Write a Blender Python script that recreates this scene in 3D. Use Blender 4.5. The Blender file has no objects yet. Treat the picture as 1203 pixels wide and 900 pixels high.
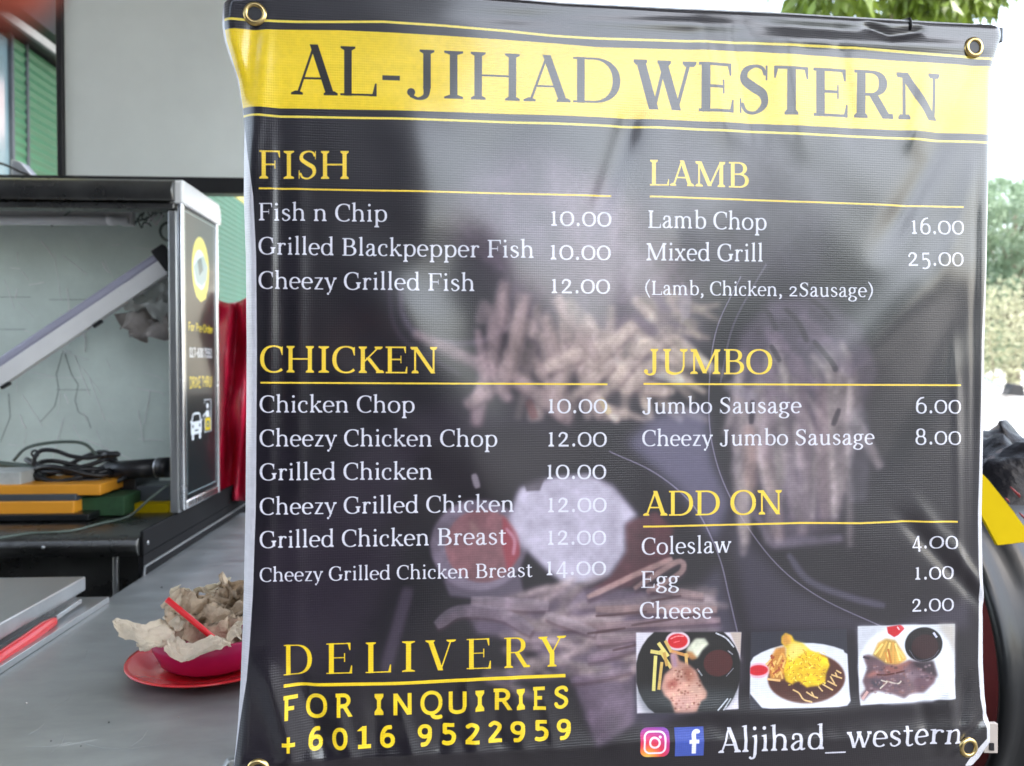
import bpy, bmesh, math, random
import numpy as np
from mathutils import Vector, Matrix
R = math.radians
rnd = random.Random(7)
S = bpy.context.scene
COL = S.collection

# ------------------------------------------------------------------ camera, sky, sun, exposure
F_PX, CXP, CYP = 930.0, 601.5, 450.0
CAM_Z = 1.32
EXPOSURE = 2.68
SKY_STRENGTH = 0.15
SUN_EL, SUN_AZ = 62.0, 135.0          # veiled sun high behind the photographer's right shoulder
cd = bpy.data.cameras.new('camera'); cam = bpy.data.objects.new('camera', cd); COL.objects.link(cam)
cd.sensor_width = 36.0; cd.lens = F_PX / 1203.0 * 36.0
cd.clip_start = 0.02; cd.clip_end = 2000.0
cam.location = (0, 0, CAM_Z)
cam.rotation_euler = (R(90 - 1.23), 0, R(-3.23))
cd.dof.use_dof = True; cd.dof.focus_distance = 0.93; cd.dof.aperture_fstop = 5.6
S.camera = cam
w = bpy.data.worlds.new('World'); S.world = w; w.use_nodes = True
nt = w.node_tree; nt.nodes.clear()
sky = nt.nodes.new('ShaderNodeTexSky'); sky.sky_type = 'NISHITA'; sky.sun_disc = False
sky.sun_elevation = R(SUN_EL); sky.sun_rotation = R(SUN_AZ)
sky.air_density = 1.3; sky.dust_density = 3.5; sky.ozone_density = 1.0
hsv = nt.nodes.new('ShaderNodeHueSaturation'); hsv.inputs['Saturation'].default_value = 0.62
bg = nt.nodes.new('ShaderNodeBackground'); bg.inputs[1].default_value = SKY_STRENGTH
wo = nt.nodes.new('ShaderNodeOutputWorld')
nt.links.new(sky.outputs[0], hsv.inputs['Color']); nt.links.new(hsv.outputs[0], bg.inputs[0]); nt.links.new(bg.outputs[0], wo.inputs[0])
sl = bpy.data.lights.new('sun', 'SUN'); sl.energy = 1.3; sl.angle = R(14); sl.color = (1, 0.96, 0.9)
so = bpy.data.objects.new('sun', sl); COL.objects.link(so)
_sd = Vector((math.sin(R(SUN_AZ)) * math.cos(R(SUN_EL)), math.cos(R(SUN_AZ)) * math.cos(R(SUN_EL)), math.sin(R(SUN_EL))))
so.rotation_euler = (-_sd).to_track_quat('-Z', 'Y').to_euler()
S.view_settings.view_transform = 'Standard'; S.view_settings.look = 'None'
S.view_settings.exposure = EXPOSURE; S.view_settings.gamma = 1.0
S.render.engine = 'CYCLES'
S.cycles.max_bounces = 8; S.cycles.diffuse_bounces = 4; S.cycles.glossy_bounces = 4; S.cycles.transmission_bounces = 8
S.cycles.use_denoising = True
S.cycles.sample_clamp_indirect = 6

CM = cam.rotation_euler.to_matrix()
def ray(x, y): return CM @ Vector(((x - CXP) / F_PX, (CYP - y) / F_PX, -1.0))
def at(x, y, X=None, Y=None, Z=None):
    d = ray(x, y); o = Vector((0, 0, CAM_Z))
    t = X / d.x if X is not None else (Y / d.y if Y is not None else (Z - CAM_Z) / d.z)
    return o + d * t

# ------------------------------------------------------------------ mesh helpers
class MB:
    def __init__(self): self.v = []; self.f = []
    def add(self, vs, fs):
        n = len(self.v); self.v += [tuple(p) for p in vs]; self.f += [tuple(i + n for i in f) for f in fs]; return self
    def box(self, x0, x1, y0, y1, z0, z1):
        return self.add([(x0,y0,z0),(x1,y0,z0),(x1,y1,z0),(x0,y1,z0),(x0,y0,z1),(x1,y0,z1),(x1,y1,z1),(x0,y1,z1)],
                        [(0,3,2,1),(4,5,6,7),(0,1,5,4),(1,2,6,5),(2,3,7,6),(3,0,4,7)])
    def bar(self, a, b, w, h, up=(0,0,1)):
        a = Vector(a); b = Vector(b); d = (b - a).normalized(); up = Vector(up)
        s = d.cross(up).normalized() * w / 2; u = s.cross(d).normalized() * h / 2
        vs = [p + sx * s + sz * u for p in (a, b) for sx, sz in ((-1,-1),(1,-1),(1,1),(-1,1))]
        return self.add(vs, [(0,1,2,3),(7,6,5,4),(0,4,5,1),(1,5,6,2),(2,6,7,3),(3,7,4,0)])
    def tube(self, pts, r, n=10, cap=True):
        pts = [Vector(p) for p in pts]; rs = r if isinstance(r, (list, tuple)) else [r] * len(pts)
        vs = []; prev = None
        for i, p in enumerate(pts):
            d = (pts[min(i + 1, len(pts) - 1)] - pts[max(i - 1, 0)]).normalized()
            if prev is None:
                a = d.orthogonal().normalized()
            else:
                a = prev - d * prev.dot(d)
                a = a.normalized() if a.length > 1e-6 else d.orthogonal().normalized()
            prev = a; b = d.cross(a)
            for k in range(n):
                t = 2 * math.pi * k / n; vs.append(p + (a * math.cos(t) + b * math.sin(t)) * rs[i])
        fs = [(i*n + k, i*n + (k+1) % n, (i+1)*n + (k+1) % n, (i+1)*n + k) for i in range(len(pts)-1) for k in range(n)]
        if cap: fs += [tuple(reversed(range(n))), tuple(range((len(pts)-1)*n, len(pts)*n))]
        return self.add(vs, fs)
    def lathe(self, prof, n=48, c=(0,0,0), axis='z'):
        vs = []
        for r_, z_ in prof:
            for k in range(n):
                t = 2 * math.pi * k / n; x, y, z = r_ * math.cos(t), r_ * math.sin(t), z_
                if axis == 'x': x, y, z = z, x, y
                if axis == 'y': x, y, z = x, -z, y
                vs.append((c[0]+x, c[1]+y, c[2]+z))
        fs = [(i*n + k, i*n + (k+1) % n, (i+1)*n + (k+1) % n, (i+1)*n + k) for i in range(len(prof)-1) for k in range(n)]
        return self.add(vs, fs)
    def grid(self, pts, nu, nv):
        return self.add(pts, [(j*nu+i, j*nu+i+1, (j+1)*nu+i+1, (j+1)*nu+i) for j in range(nv-1) for i in range(nu-1)])
    def prism(self, poly, off):
        n = len(poly); off = Vector(off); a = [Vector(p) for p in poly]
        return self.add(a + [p + off for p in a], [tuple(range(n)), tuple(reversed(range(n, 2*n)))] + [(i, n+i, n+(i+1) % n, (i+1) % n) for i in range(n)])
    def build(self, name, mat, parent=None, smooth=False, bevel=0.0, solid=0.0, sub=0, fix=True):
        me = bpy.data.meshes.new(name); me.from_pydata(self.v, [], self.f); me.update()
        if fix:
            bm = bmesh.new(); bm.from_mesh(me); bmesh.ops.recalc_face_normals(bm, faces=bm.faces); bm.to_mesh(me); bm.free()
        o = bpy.data.objects.new(name, me); COL.objects.link(o)
        if mat: me.materials.append(mat)
        if smooth: me.shade_smooth()
        if parent: o.parent = parent; o.matrix_parent_inverse = Matrix.Translation(parent.location).inverted()
        if solid: m = o.modifiers.new('s', 'SOLIDIFY'); m.thickness = solid; m.offset = 0
        if sub: m = o.modifiers.new('u', 'SUBSURF'); m.levels = m.render_levels = sub
        if bevel:
            m = o.modifiers.new('b', 'BEVEL'); m.width = bevel; m.segments = 3; m.limit_method = 'ANGLE'; m.harden_normals = False
            if not smooth: me.shade_smooth(); me.set_sharp_from_angle(angle=R(35))
        return o
def tag(o, label=None, cat=None, group=None, kind=None):
    if label: o['label'] = label
    if cat: o['category'] = cat
    if group: o['group'] = group
    if kind: o['kind'] = kind
    return o
def thing(name, label, cat, loc=(0,0,0), group=None):
    o = bpy.data.objects.new(name, None); COL.objects.link(o); o.location = loc; o.empty_display_size = 0.05
    return tag(o, label, cat, group)
def copy_tree(o, off=(0,0,0), parent=None):
    c = o.copy(); COL.objects.link(c)
    if parent: c.parent = parent
    else: c.location = o.location + Vector(off)
    for ch in o.children: copy_tree(ch, parent=c)
    return c

# ------------------------------------------------------------------ materials
def mat(name, col, rough=0.5, metal=0.0, var=0.0, vscale=8.0, bump=0.0, bscale=40.0, coat=0.0, coat_r=0.1, spec=0.5, aniso=None, emit=None, alpha=None, trans=0.0, col2=None, stretch=None, rvar=0.0):
    m = bpy.data.materials.new(name); m.use_nodes = True; t = m.node_tree; b = t.nodes['Principled BSDF']
    b.inputs['Base Color'].default_value = (*col, 1); b.inputs['Roughness'].default_value = rough; b.inputs['Metallic'].default_value = metal
    b.inputs['Coat Weight'].default_value = coat; b.inputs['Coat Roughness'].default_value = coat_r; b.inputs['Specular IOR Level'].default_value = spec
    if trans: b.inputs['Transmission Weight'].default_value = trans
    tc = t.nodes.new('ShaderNodeTexCoord'); mp = t.nodes.new('ShaderNodeMapping'); t.links.new(tc.outputs['Object'], mp.inputs[0])
    if stretch: mp.inputs['Scale'].default_value = stretch
    if var or col2 or rvar:
        n = t.nodes.new('ShaderNodeTexNoise'); n.inputs['Scale'].default_value = vscale; n.inputs['Detail'].default_value = 6; n.inputs['Roughness'].default_value = 0.62
        t.links.new(mp.outputs[0], n.inputs['Vector'])
        r = t.nodes.new('ShaderNodeValToRGB'); r.color_ramp.elements[0].position = 0.3; r.color_ramp.elements[1].position = 0.7
        c2 = col2 or tuple(min(1, c * (1 + var)) for c in col); c1 = col if col2 else tuple(c * (1 - var) for c in col)
        r.color_ramp.elements[0].color = (*c1, 1); r.color_ramp.elements[1].color = (*c2, 1)
        t.links.new(n.outputs['Fac'], r.inputs[0])
        if var or col2: t.links.new(r.outputs[0], b.inputs['Base Color'])
        if rvar:
            mr = t.nodes.new('ShaderNodeMapRange'); mr.inputs['To Min'].default_value = max(0.03, rough - rvar); mr.inputs['To Max'].default_value = rough + rvar
            mr.inputs['From Min'].default_value = 0.3; mr.inputs['From Max'].default_value = 0.7
            t.links.new(n.outputs['Fac'], mr.inputs[0]); t.links.new(mr.outputs[0], b.inputs['Roughness'])
    if bump:
        n2 = t.nodes.new('ShaderNodeTexNoise'); n2.inputs['Scale'].default_value = bscale; n2.inputs['Detail'].default_value = 5
        t.links.new(mp.outputs[0], n2.inputs['Vector'])
        bp = t.nodes.new('ShaderNodeBump'); bp.inputs['Strength'].default_value = bump; bp.inputs['Distance'].default_value = 0.01
        t.links.new(n2.outputs['Fac'], bp.inputs['Height']); t.links.new(bp.outputs[0], b.inputs['Normal'])
    return m
M = {}
M['steel'] = mat('brushed_steel', (0.42,0.43,0.43), 0.34, 0.85, var=0.12, vscale=14, bump=0.05, bscale=30, stretch=(30,1,1), rvar=0.06)
M['counter'] = mat('worn_steel_counter', (0.31,0.325,0.32), 0.44, 0.65, var=0.16, vscale=9, bump=0.015, bscale=40, stretch=(1,2.2,1), rvar=0.06)
M['dark_steel'] = mat('dull_dark_steel', (0.12,0.12,0.115), 0.30, 0.9, var=0.25, vscale=9, bump=0.05, bscale=14, rvar=0.08)
M['white_frame'] = mat('white_painted_aluminium', (0.80,0.81,0.82), 0.35, 0.0, var=0.04, vscale=6, coat=0.3)
M['white_board'] = mat('off_white_board', (0.84,0.885,0.865), 0.6, 0, var=0.09, vscale=1.4, bump=0.06, bscale=3)
M['black_frame'] = mat('black_painted_steel', (0.012,0.012,0.014), 0.45, 0, var=0.3, bump=0.05)
M['green'] = mat('green_shutter_paint', (0.010,0.125,0.075), 0.42, 0, var=0.16, vscale=2.2)
M['green_old'] = mat('faded_green_shutter_paint', (0.04,0.15,0.07), 0.5, 0, var=0.2, vscale=1.5)
M['yellow_wall'] = mat('ochre_wall', (0.52,0.48,0.16), 0.8, 0, var=0.1, vscale=2, bump=0.1)
M['frost'] = mat('scratched_pale_green_glass', (0.70,0.80,0.74), 0.34, 0, var=0.13, vscale=5, bump=0.03, bscale=12, coat=0.35, coat_r=0.12)
M['scratch'] = mat('glue_streak', (0.86,0.90,0.88), 0.6, 0, var=0.2, vscale=30)
M['crack'] = mat('dark_crack_line', (0.10,0.13,0.12), 0.7)
M['tube'] = mat('white_tube_glass', (0.88,0.90,0.92), 0.2, 0, var=0.03, coat=0.5)
M['lavender'] = mat('milky_lavender_diffuser', (0.36,0.36,0.46), 0.4, 0, var=0.05)
M['batten'] = mat('white_batten_metal', (0.74,0.74,0.74), 0.4, 0, var=0.08, vscale=6)
M['blackplastic'] = mat('black_plastic', (0.012,0.012,0.014), 0.38, 0, var=0.3, bump=0.08)
M['blackgloss'] = mat('glossy_black_enamel', (0.008,0.009,0.010), 0.36, 0, var=0.3, vscale=12, bump=0.1, bscale=6, spec=0.3, coat=0.12, coat_r=0.12, rvar=0.05)
M['orange'] = mat('orange_yellow_plastic', (0.72,0.30,0.02), 0.42, 0, var=0.12, vscale=6)
M['yellow'] = mat('yellow_paint', (0.42,0.30,0.004), 0.9, 0, spec=0.05, var=0.08, vscale=6, bump=0.03, bscale=20)
M['dgreen'] = mat('dark_green_cloth', (0.02,0.07,0.025), 0.8, 0, var=0.3, vscale=30, bump=0.3)
M['slate'] = mat('slate_grey_plastic', (0.05,0.06,0.07), 0.45, 0, var=0.2)
M['greycable'] = mat('grey_green_cable', (0.09,0.12,0.10), 0.45)
M['red'] = mat('red_melamine', (0.50,0.012,0.018), 0.22, 0, var=0.08, vscale=9, coat=0.4)
M['redhandle'] = mat('red_plastic_handle', (0.62,0.02,0.025), 0.35, 0, var=0.1, coat=0.2)
M['magenta'] = mat('magenta_melamine', (0.42,0.010,0.085), 0.33, 0, var=0.1, vscale=9, coat=0.2)
M['straw'] = mat('red_straw', (0.72,0.012,0.02), 0.35)
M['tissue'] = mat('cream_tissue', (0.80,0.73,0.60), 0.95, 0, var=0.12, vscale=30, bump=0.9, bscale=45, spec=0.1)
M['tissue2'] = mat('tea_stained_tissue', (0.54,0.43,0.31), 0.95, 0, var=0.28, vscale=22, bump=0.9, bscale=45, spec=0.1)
M['redcloth'] = mat('deep_red_plastic_bag', (0.50,0.010,0.045), 0.35, 0, var=0.25, vscale=7, bump=0.2, bscale=18)
M['brass'] = mat('brass_eyelet', (0.62,0.47,0.20), 0.28, 1.0, var=0.12, vscale=90)
M['paper'] = mat('crumpled_grey_paper', (0.42,0.44,0.42), 0.8, 0, var=0.2, vscale=14, bump=0.2)
M['brownpaper'] = mat('greasy_paper', (0.36,0.33,0.31), 0.8, 0, var=0.2, vscale=14, bump=0.2)
M['concrete'] = mat('pale_concrete', (0.40,0.385,0.36), 0.9, 0, var=0.15, vscale=0.8, bump=0.1, bscale=12)
M['asphalt'] = mat('dry_asphalt', (0.045,0.045,0.047), 0.9, 0, var=0.25, vscale=4, bump=0.3, bscale=60)
M['bark'] = mat('grey_bark', (0.20,0.165,0.13), 0.9, 0, var=0.35, vscale=9, bump=0.7, bscale=18, stretch=(4,4,1))
M['leaf'] = mat('light_green_leaf', (0.10,0.17,0.02), 0.45, 0, col2=(0.16,0.22,0.03), vscale=1.5)
M['leaf2'] = mat('hazed_tree_leaf', (0.17,0.26,0.16), 0.6, 0, col2=(0.26,0.34,0.24), vscale=0.8)  # leaf colour raised to stand in for haze and glare
M['leaf3'] = mat('hazed_hedge_leaf', (0.30,0.32,0.20), 0.7, 0, col2=(0.42,0.42,0.30), vscale=0.8)  # glare haze over the hedge is put into this pale colour
M['pink'] = mat('pale_pink_roof', (0.62,0.34,0.28), 0.7, 0, var=0.08, vscale=1)
M['render'] = mat('cream_render', (0.55,0.50,0.42), 0.85, 0, var=0.08, vscale=1)
M['carpaint'] = mat('white_car_paint', (0.78,0.79,0.80), 0.25, 0, coat=0.8, coat_r=0.04)
M['glass'] = mat('dark_car_glass', (0.10,0.16,0.15), 0.06, 0, coat=0.5)
M['rubber'] = mat('black_rubber', (0.02,0.02,0.02), 0.75)
M['alloy'] = mat('alloy_rim', (0.45,0.45,0.46), 0.3, 1.0)
M['darkred'] = mat('dark_red_enamel', (0.12,0.005,0.006), 0.75, 0, var=0.18, vscale=4, bump=0.03, bscale=8)
M['skin'] = mat('skin', (0.34,0.065,0.035), 0.6, 0, var=0.12, vscale=40, bump=0.1, bscale=200)
M['nail'] = mat('fingernail', (0.62,0.36,0.28), 0.25)
M['darkwall'] = mat('dark_grey_wall', (0.030,0.030,0.034), 0.85, 0, var=0.2, vscale=1, bump=0.1)
M['canopy'] = mat('white_canopy_sheet', (0.70,0.71,0.71), 0.7, 0, var=0.1, vscale=1)
M['silver'] = mat('silver_square_tube', (0.55,0.56,0.58), 0.35, 0.9, var=0.1, vscale=9)
M['label'] = mat('cream_plastic_tab', (0.42,0.37,0.33), 0.5, 0, var=0.05)
M['bag'] = mat('glossy_black_bag', (0.006,0.006,0.008), 0.36, 0, bump=0.7, bscale=30, spec=0.10)
M['bagred'] = mat('dark_red_print', (0.22,0.012,0.012), 0.5)
M['matte_black'] = mat('matte_black_steel', (0.008,0.008,0.009), 0.6, 0, var=0.3, spec=0.12)
M['dull_grey'] = mat('dull_grey_paint', (0.16,0.165,0.16), 0.7, 0, var=0.15)
M['polished'] = mat('polished_aluminium', (0.78,0.79,0.80), 0.24, 1.0, var=0.05, vscale=6, bump=0.02, bscale=12, rvar=0.06)
for k in ('leaf','leaf2','leaf3','tissue','redcloth'):
    b = M[k].node_tree.nodes['Principled BSDF']; t = M[k].node_tree
    tr = t.nodes.new('ShaderNodeBsdfTranslucent'); mx = t.nodes.new('ShaderNodeMixShader'); mx.inputs[0].default_value = 0.35 if 'leaf' in k else (0.45 if k == 'tissue' else 0.2)
    src = b.inputs['Base Color'].links[0].from_socket
    t.links.new(src, tr.inputs[0]); t.links.new(b.outputs[0], mx.inputs[1]); t.links.new(tr.outputs[0], mx.inputs[2])
    t.links.new(mx.outputs[0], t.nodes['Material Output'].inputs[0])
# ------------------------------------------------------------------ rasteriser for flat print
class Canvas:
    """paints polygons given in source points, mapped by fn to texel coordinates (row 0 = bottom)"""
    def __init__(s, w, h, fn, base):
        s.w, s.h, s.fn = w, h, fn; s.px = np.empty((h, w, 3), np.float32); s.px[:] = base
    def mask(s, polys, blur=0, raw=False):
        P = [np.asarray(p, float) if raw else s.fn(np.asarray(p, float)) for p in polys]
        al = np.concatenate(P); pad = 3 + 3 * blur
        x0 = int(max(0, math.floor(al[:,0].min()) - pad)); x1 = int(min(s.w, math.ceil(al[:,0].max()) + pad))
        y0 = int(max(0, math.floor(al[:,1].min()) - pad)); y1 = int(min(s.h, math.ceil(al[:,1].max()) + pad))
        if x1 <= x0 or y1 <= y0: return None
        SS = 4; W = x1 - x0; H = (y1 - y0) * SS
        acc = np.zeros((H, W + 2), np.float32)
        for p in P:
            q = p - (x0, y0); q = np.stack([q[:,0], q[:,1] * SS], 1)
            n = len(q); nx = np.roll(q, -1, 0)
            ar = float(np.sum(q[:,0] * nx[:,1] - nx[:,0] * q[:,1])); sg = 1.0 if ar > 0 else -1.0
            for k in range(n):
                ax, ay = q[k]; bx, by = nx[k]
                if ay == by: continue
                d = -sg if by > ay else sg
                if ay > by: ax, ay, bx, by = bx, by, ax, ay
                r0 = max(0, int(math.ceil(ay - 0.5))); r1 = min(H - 1, int(math.ceil(by - 0.5)) - 1)
                if r1 < r0: continue
                rr = np.arange(r0, r1 + 1); xc = np.clip(ax + (rr + 0.5 - ay) * (bx - ax) / (by - ay), 0, W)
                xi = np.floor(xc).astype(int); fr = xc - xi
                acc[rr, xi] -= d * (1 - fr); acc[rr, xi + 1] -= d * fr
        m = np.clip(np.abs(np.cumsum(acc, 1))[:, :W], 0, 1).reshape(y1 - y0, SS, W).mean(1)
        for _ in range(3 if blur else 0):
            for axn in (0, 1):
                c = np.cumsum(np.pad(m, [(blur + 1, blur) if a == axn else (0, 0) for a in (0, 1)], mode='constant'), axn)
                n = m.shape[axn]; k = 2 * blur + 1
                m = (np.take(c, range(k, k + n), axn) - np.take(c, range(0, n), axn)) / k
        return m, x0, x1, y0, y1
    def fill(s, polys, col, a=1.0, blur=0, tex=None):
        if not isinstance(polys[0][0], (list, tuple, np.ndarray)): polys = [polys]
        r = s.mask(polys, blur)
        if r is None: return
        m, x0, x1, y0, y1 = r; m = (m * a)[..., None]
        c = np.array(col, np.float32)
        if tex is not None: c = np.clip(c * tex[y0:y1, x0:x1, None], 0, 1)
        s.px[y0:y1, x0:x1] = s.px[y0:y1, x0:x1] * (1 - m) + c * m
    def image(s, name):
        im = bpy.data.images.new(name, s.w, s.h); a = np.ones((s.h, s.w, 4), np.float32); a[..., :3] = np.clip(s.px, 0, 1)
        im.pixels.foreach_set(a.ravel()); im.update(); im.pack(); return im
def noise2(w, h, cell, seed, octs=3):
    g = np.random.default_rng(seed); out = np.zeros((h, w), np.float32); amp = 1.0; tot = 0
    for o in range(octs):
        c = max(2.0, cell / 2 ** o); gw, gh = int(w / c) + 3, int(h / c) + 3; t = g.random((gh, gw)).astype(np.float32)
        ys = np.arange(h) / c; xs = np.arange(w) / c; yi = ys.astype(int); xi = xs.astype(int)
        fy = (ys - yi)[:, None]; fx = (xs - xi)[None]; fy = fy*fy*(3-2*fy); fx = fx*fx*(3-2*fx)
        a = t[yi][:, xi]; b = t[yi][:, xi+1]; c_ = t[yi+1][:, xi]; d = t[yi+1][:, xi+1]
        out += amp * ((a*(1-fx)+b*fx)*(1-fy) + (c_*(1-fx)+d*fx)*fy); tot += amp; amp *= 0.55
    return out / tot
def catmull(P, n=7):
    P = [np.array(p, float) for p in P]; Q = [2*P[0]-P[1]] + P + [2*P[-1]-P[-2]]; out = []
    for i in range(1, len(Q) - 2):
        for k in range(n):
            t = k / n; a, b, c, d = Q[i-1], Q[i], Q[i+1], Q[i+2]
            out.append(0.5*((2*b)+(c-a)*t+(2*a-5*b+4*c-d)*t*t+(3*b-a-3*c+d)*t**3))
    out.append(P[-1]); return np.array(out)
def pen(pts, ws, disc=True):
    """variable-width stroke as convex pieces"""
    out = []; n = len(pts); T = np.gradient(pts, axis=0); T /= (np.linalg.norm(T, axis=1)[:, None] + 1e-9)
    N = np.stack([-T[:,1], T[:,0]], 1) * (np.array(ws)[:, None] / 2)
    for i in range(n - 1):
        out.append(np.array([pts[i]+N[i], pts[i+1]+N[i+1], pts[i+1]-N[i+1], pts[i]-N[i]]))
    if disc:
        for i in range(1, n - 1, 2):
            r = ws[i] / 2; out.append(np.array([(pts[i][0] + r*math.cos(a), pts[i][1] + r*math.sin(a)) for a in np.arange(8) * math.pi / 4]))
    return out
def disc(x, y, rx, ry=None, n=16): 
    ry = ry or rx; return np.array([(x + rx*math.cos(a), y + ry*math.sin(a)) for a in np.arange(n) * 2 * math.pi / n])
class Font:
    def __init__(s, cs, ls, hair, serif=True, mono=False): s.cs, s.ls, s.h, s.serif, s.mono = cs, ls, hair, serif, mono; s.cache = {}
    def glyph(s, ch):
        if ch in s.cache: return s.cache[ch]
        out = []; lower = ch.islower() or ch in '.,0123456789()'
        st = s.ls if lower else s.cs; h = s.h
        def wd(T): return h + (st - h) * np.abs(T[:, 1]) ** 1.6
        for g in GL[ch][1]:
            k = g[0]
            if k in 'Vv':
                x, y0, y1 = g[1:4]; ww = st if k == 'V' else (h * 1.15 if not s.mono else st); out.append(np.array([(x-ww/2,y0),(x+ww/2,y0),(x+ww/2,y1),(x-ww/2,y1)]))
            elif k == 'H':
                x0, x1, y = g[1:4]; t = (g[4] if len(g) > 4 else h); t = max(t, h); out.append(np.array([(x0,y-t/2),(x1,y-t/2),(x1,y+t/2),(x0,y+t/2)]))
            elif k == 'F':
                x, y, dr, a = g[1:5]
                if not s.serif: continue
                if s.mono: a = st * 1.1
                ww = st * (0.5 if len(g) < 6 else 0.2); t = max(h * .85, .026); out.append(np.array([(x-a,y),(x+a,y),(x+a,y+dr*t),(x+ww,y+dr*t*2.1),(x-ww,y+dr*t*2.1),(x-a,y+dr*t)]))
            elif k == 'f':           # slanted flag serif on the left of a lowercase stem
                if not s.serif: continue
                x, y = g[1:3]; out.append(np.array([(x-.10,y-.045),(x-.10,y-.02),(x+st/2,y+.012),(x+st/2,y-.08),(x-st/2,y-.055)]))
            elif k == 'B':           # beak
                if not s.serif: continue
                out.append(np.array(g[1]))
            elif k == 'P':
                x0, y0, x1, y1, c = g[1:6]; ww = (st * 1.08 if c == 's' else h * 1.3) if not s.mono else st * 1.15
                out.append(np.array([(x0-ww/2,y0),(x0+ww/2,y0),(x1+ww/2,y1),(x1-ww/2,y1)]))
            elif k == 'E':
                cx, cy, rx, ry = g[1:5]; a0, a1 = (g[5], g[6]) if len(g) > 5 else (0, 360); n = 30
                a = np.radians(np.linspace(a0, a1, n)); c_, s_ = np.cos(a), np.sin(a); e = 0.92
                pts = np.stack([cx + rx*np.sign(c_)*np.abs(c_)**e, cy + ry*np.sign(s_)*np.abs(s_)**e], 1)
                T = np.gradient(pts, axis=0); T /= np.linalg.norm(T, axis=1)[:, None] + 1e-9; out += pen(pts, wd(T))
            elif k == 'C':
                pts = catmull(g[1]); T = np.gradient(pts, axis=0); T /= np.linalg.norm(T, axis=1)[:, None] + 1e-9; out += pen(pts, wd(T))
            elif k == 'W':
                pts = catmull(g[1]); m = np.interp(np.linspace(0, 1, len(pts)), np.linspace(0, 1, len(g[2])), g[2]); out += pen(pts, h + (st - h) * m)
            elif k == 'D': 
                if s.mono and len(g) > 4: continue
                out.append(disc(g[1], g[2], g[3]))
        s.cache[ch] = (GL[ch][0], out); return s.cache[ch]
    def layout(s, text, track=0.0):
        x = 0; out = []
        for ch in text:
            if ch == ' ': x += .26; continue
            a, ps = s.glyph(ch); out += [p + (x, 0) for p in ps]; x += a + track
        return out
CH = .692
def serifs(*xs, **k):
    return [('F', x, 0, 1, .105) for x in xs]
def tops(*xs): return [('F', x, CH, -1, .105) for x in xs]
bkT = lambda x: ('B', [(x,CH),(x,CH-.17),(x-.022,CH-.17),(x-.06,CH-.03),(x-.1,CH)])
bkB = lambda x: ('B', [(x,0),(x,.18),(x-.022,.18),(x-.06,.03),(x-.1,0)])
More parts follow.
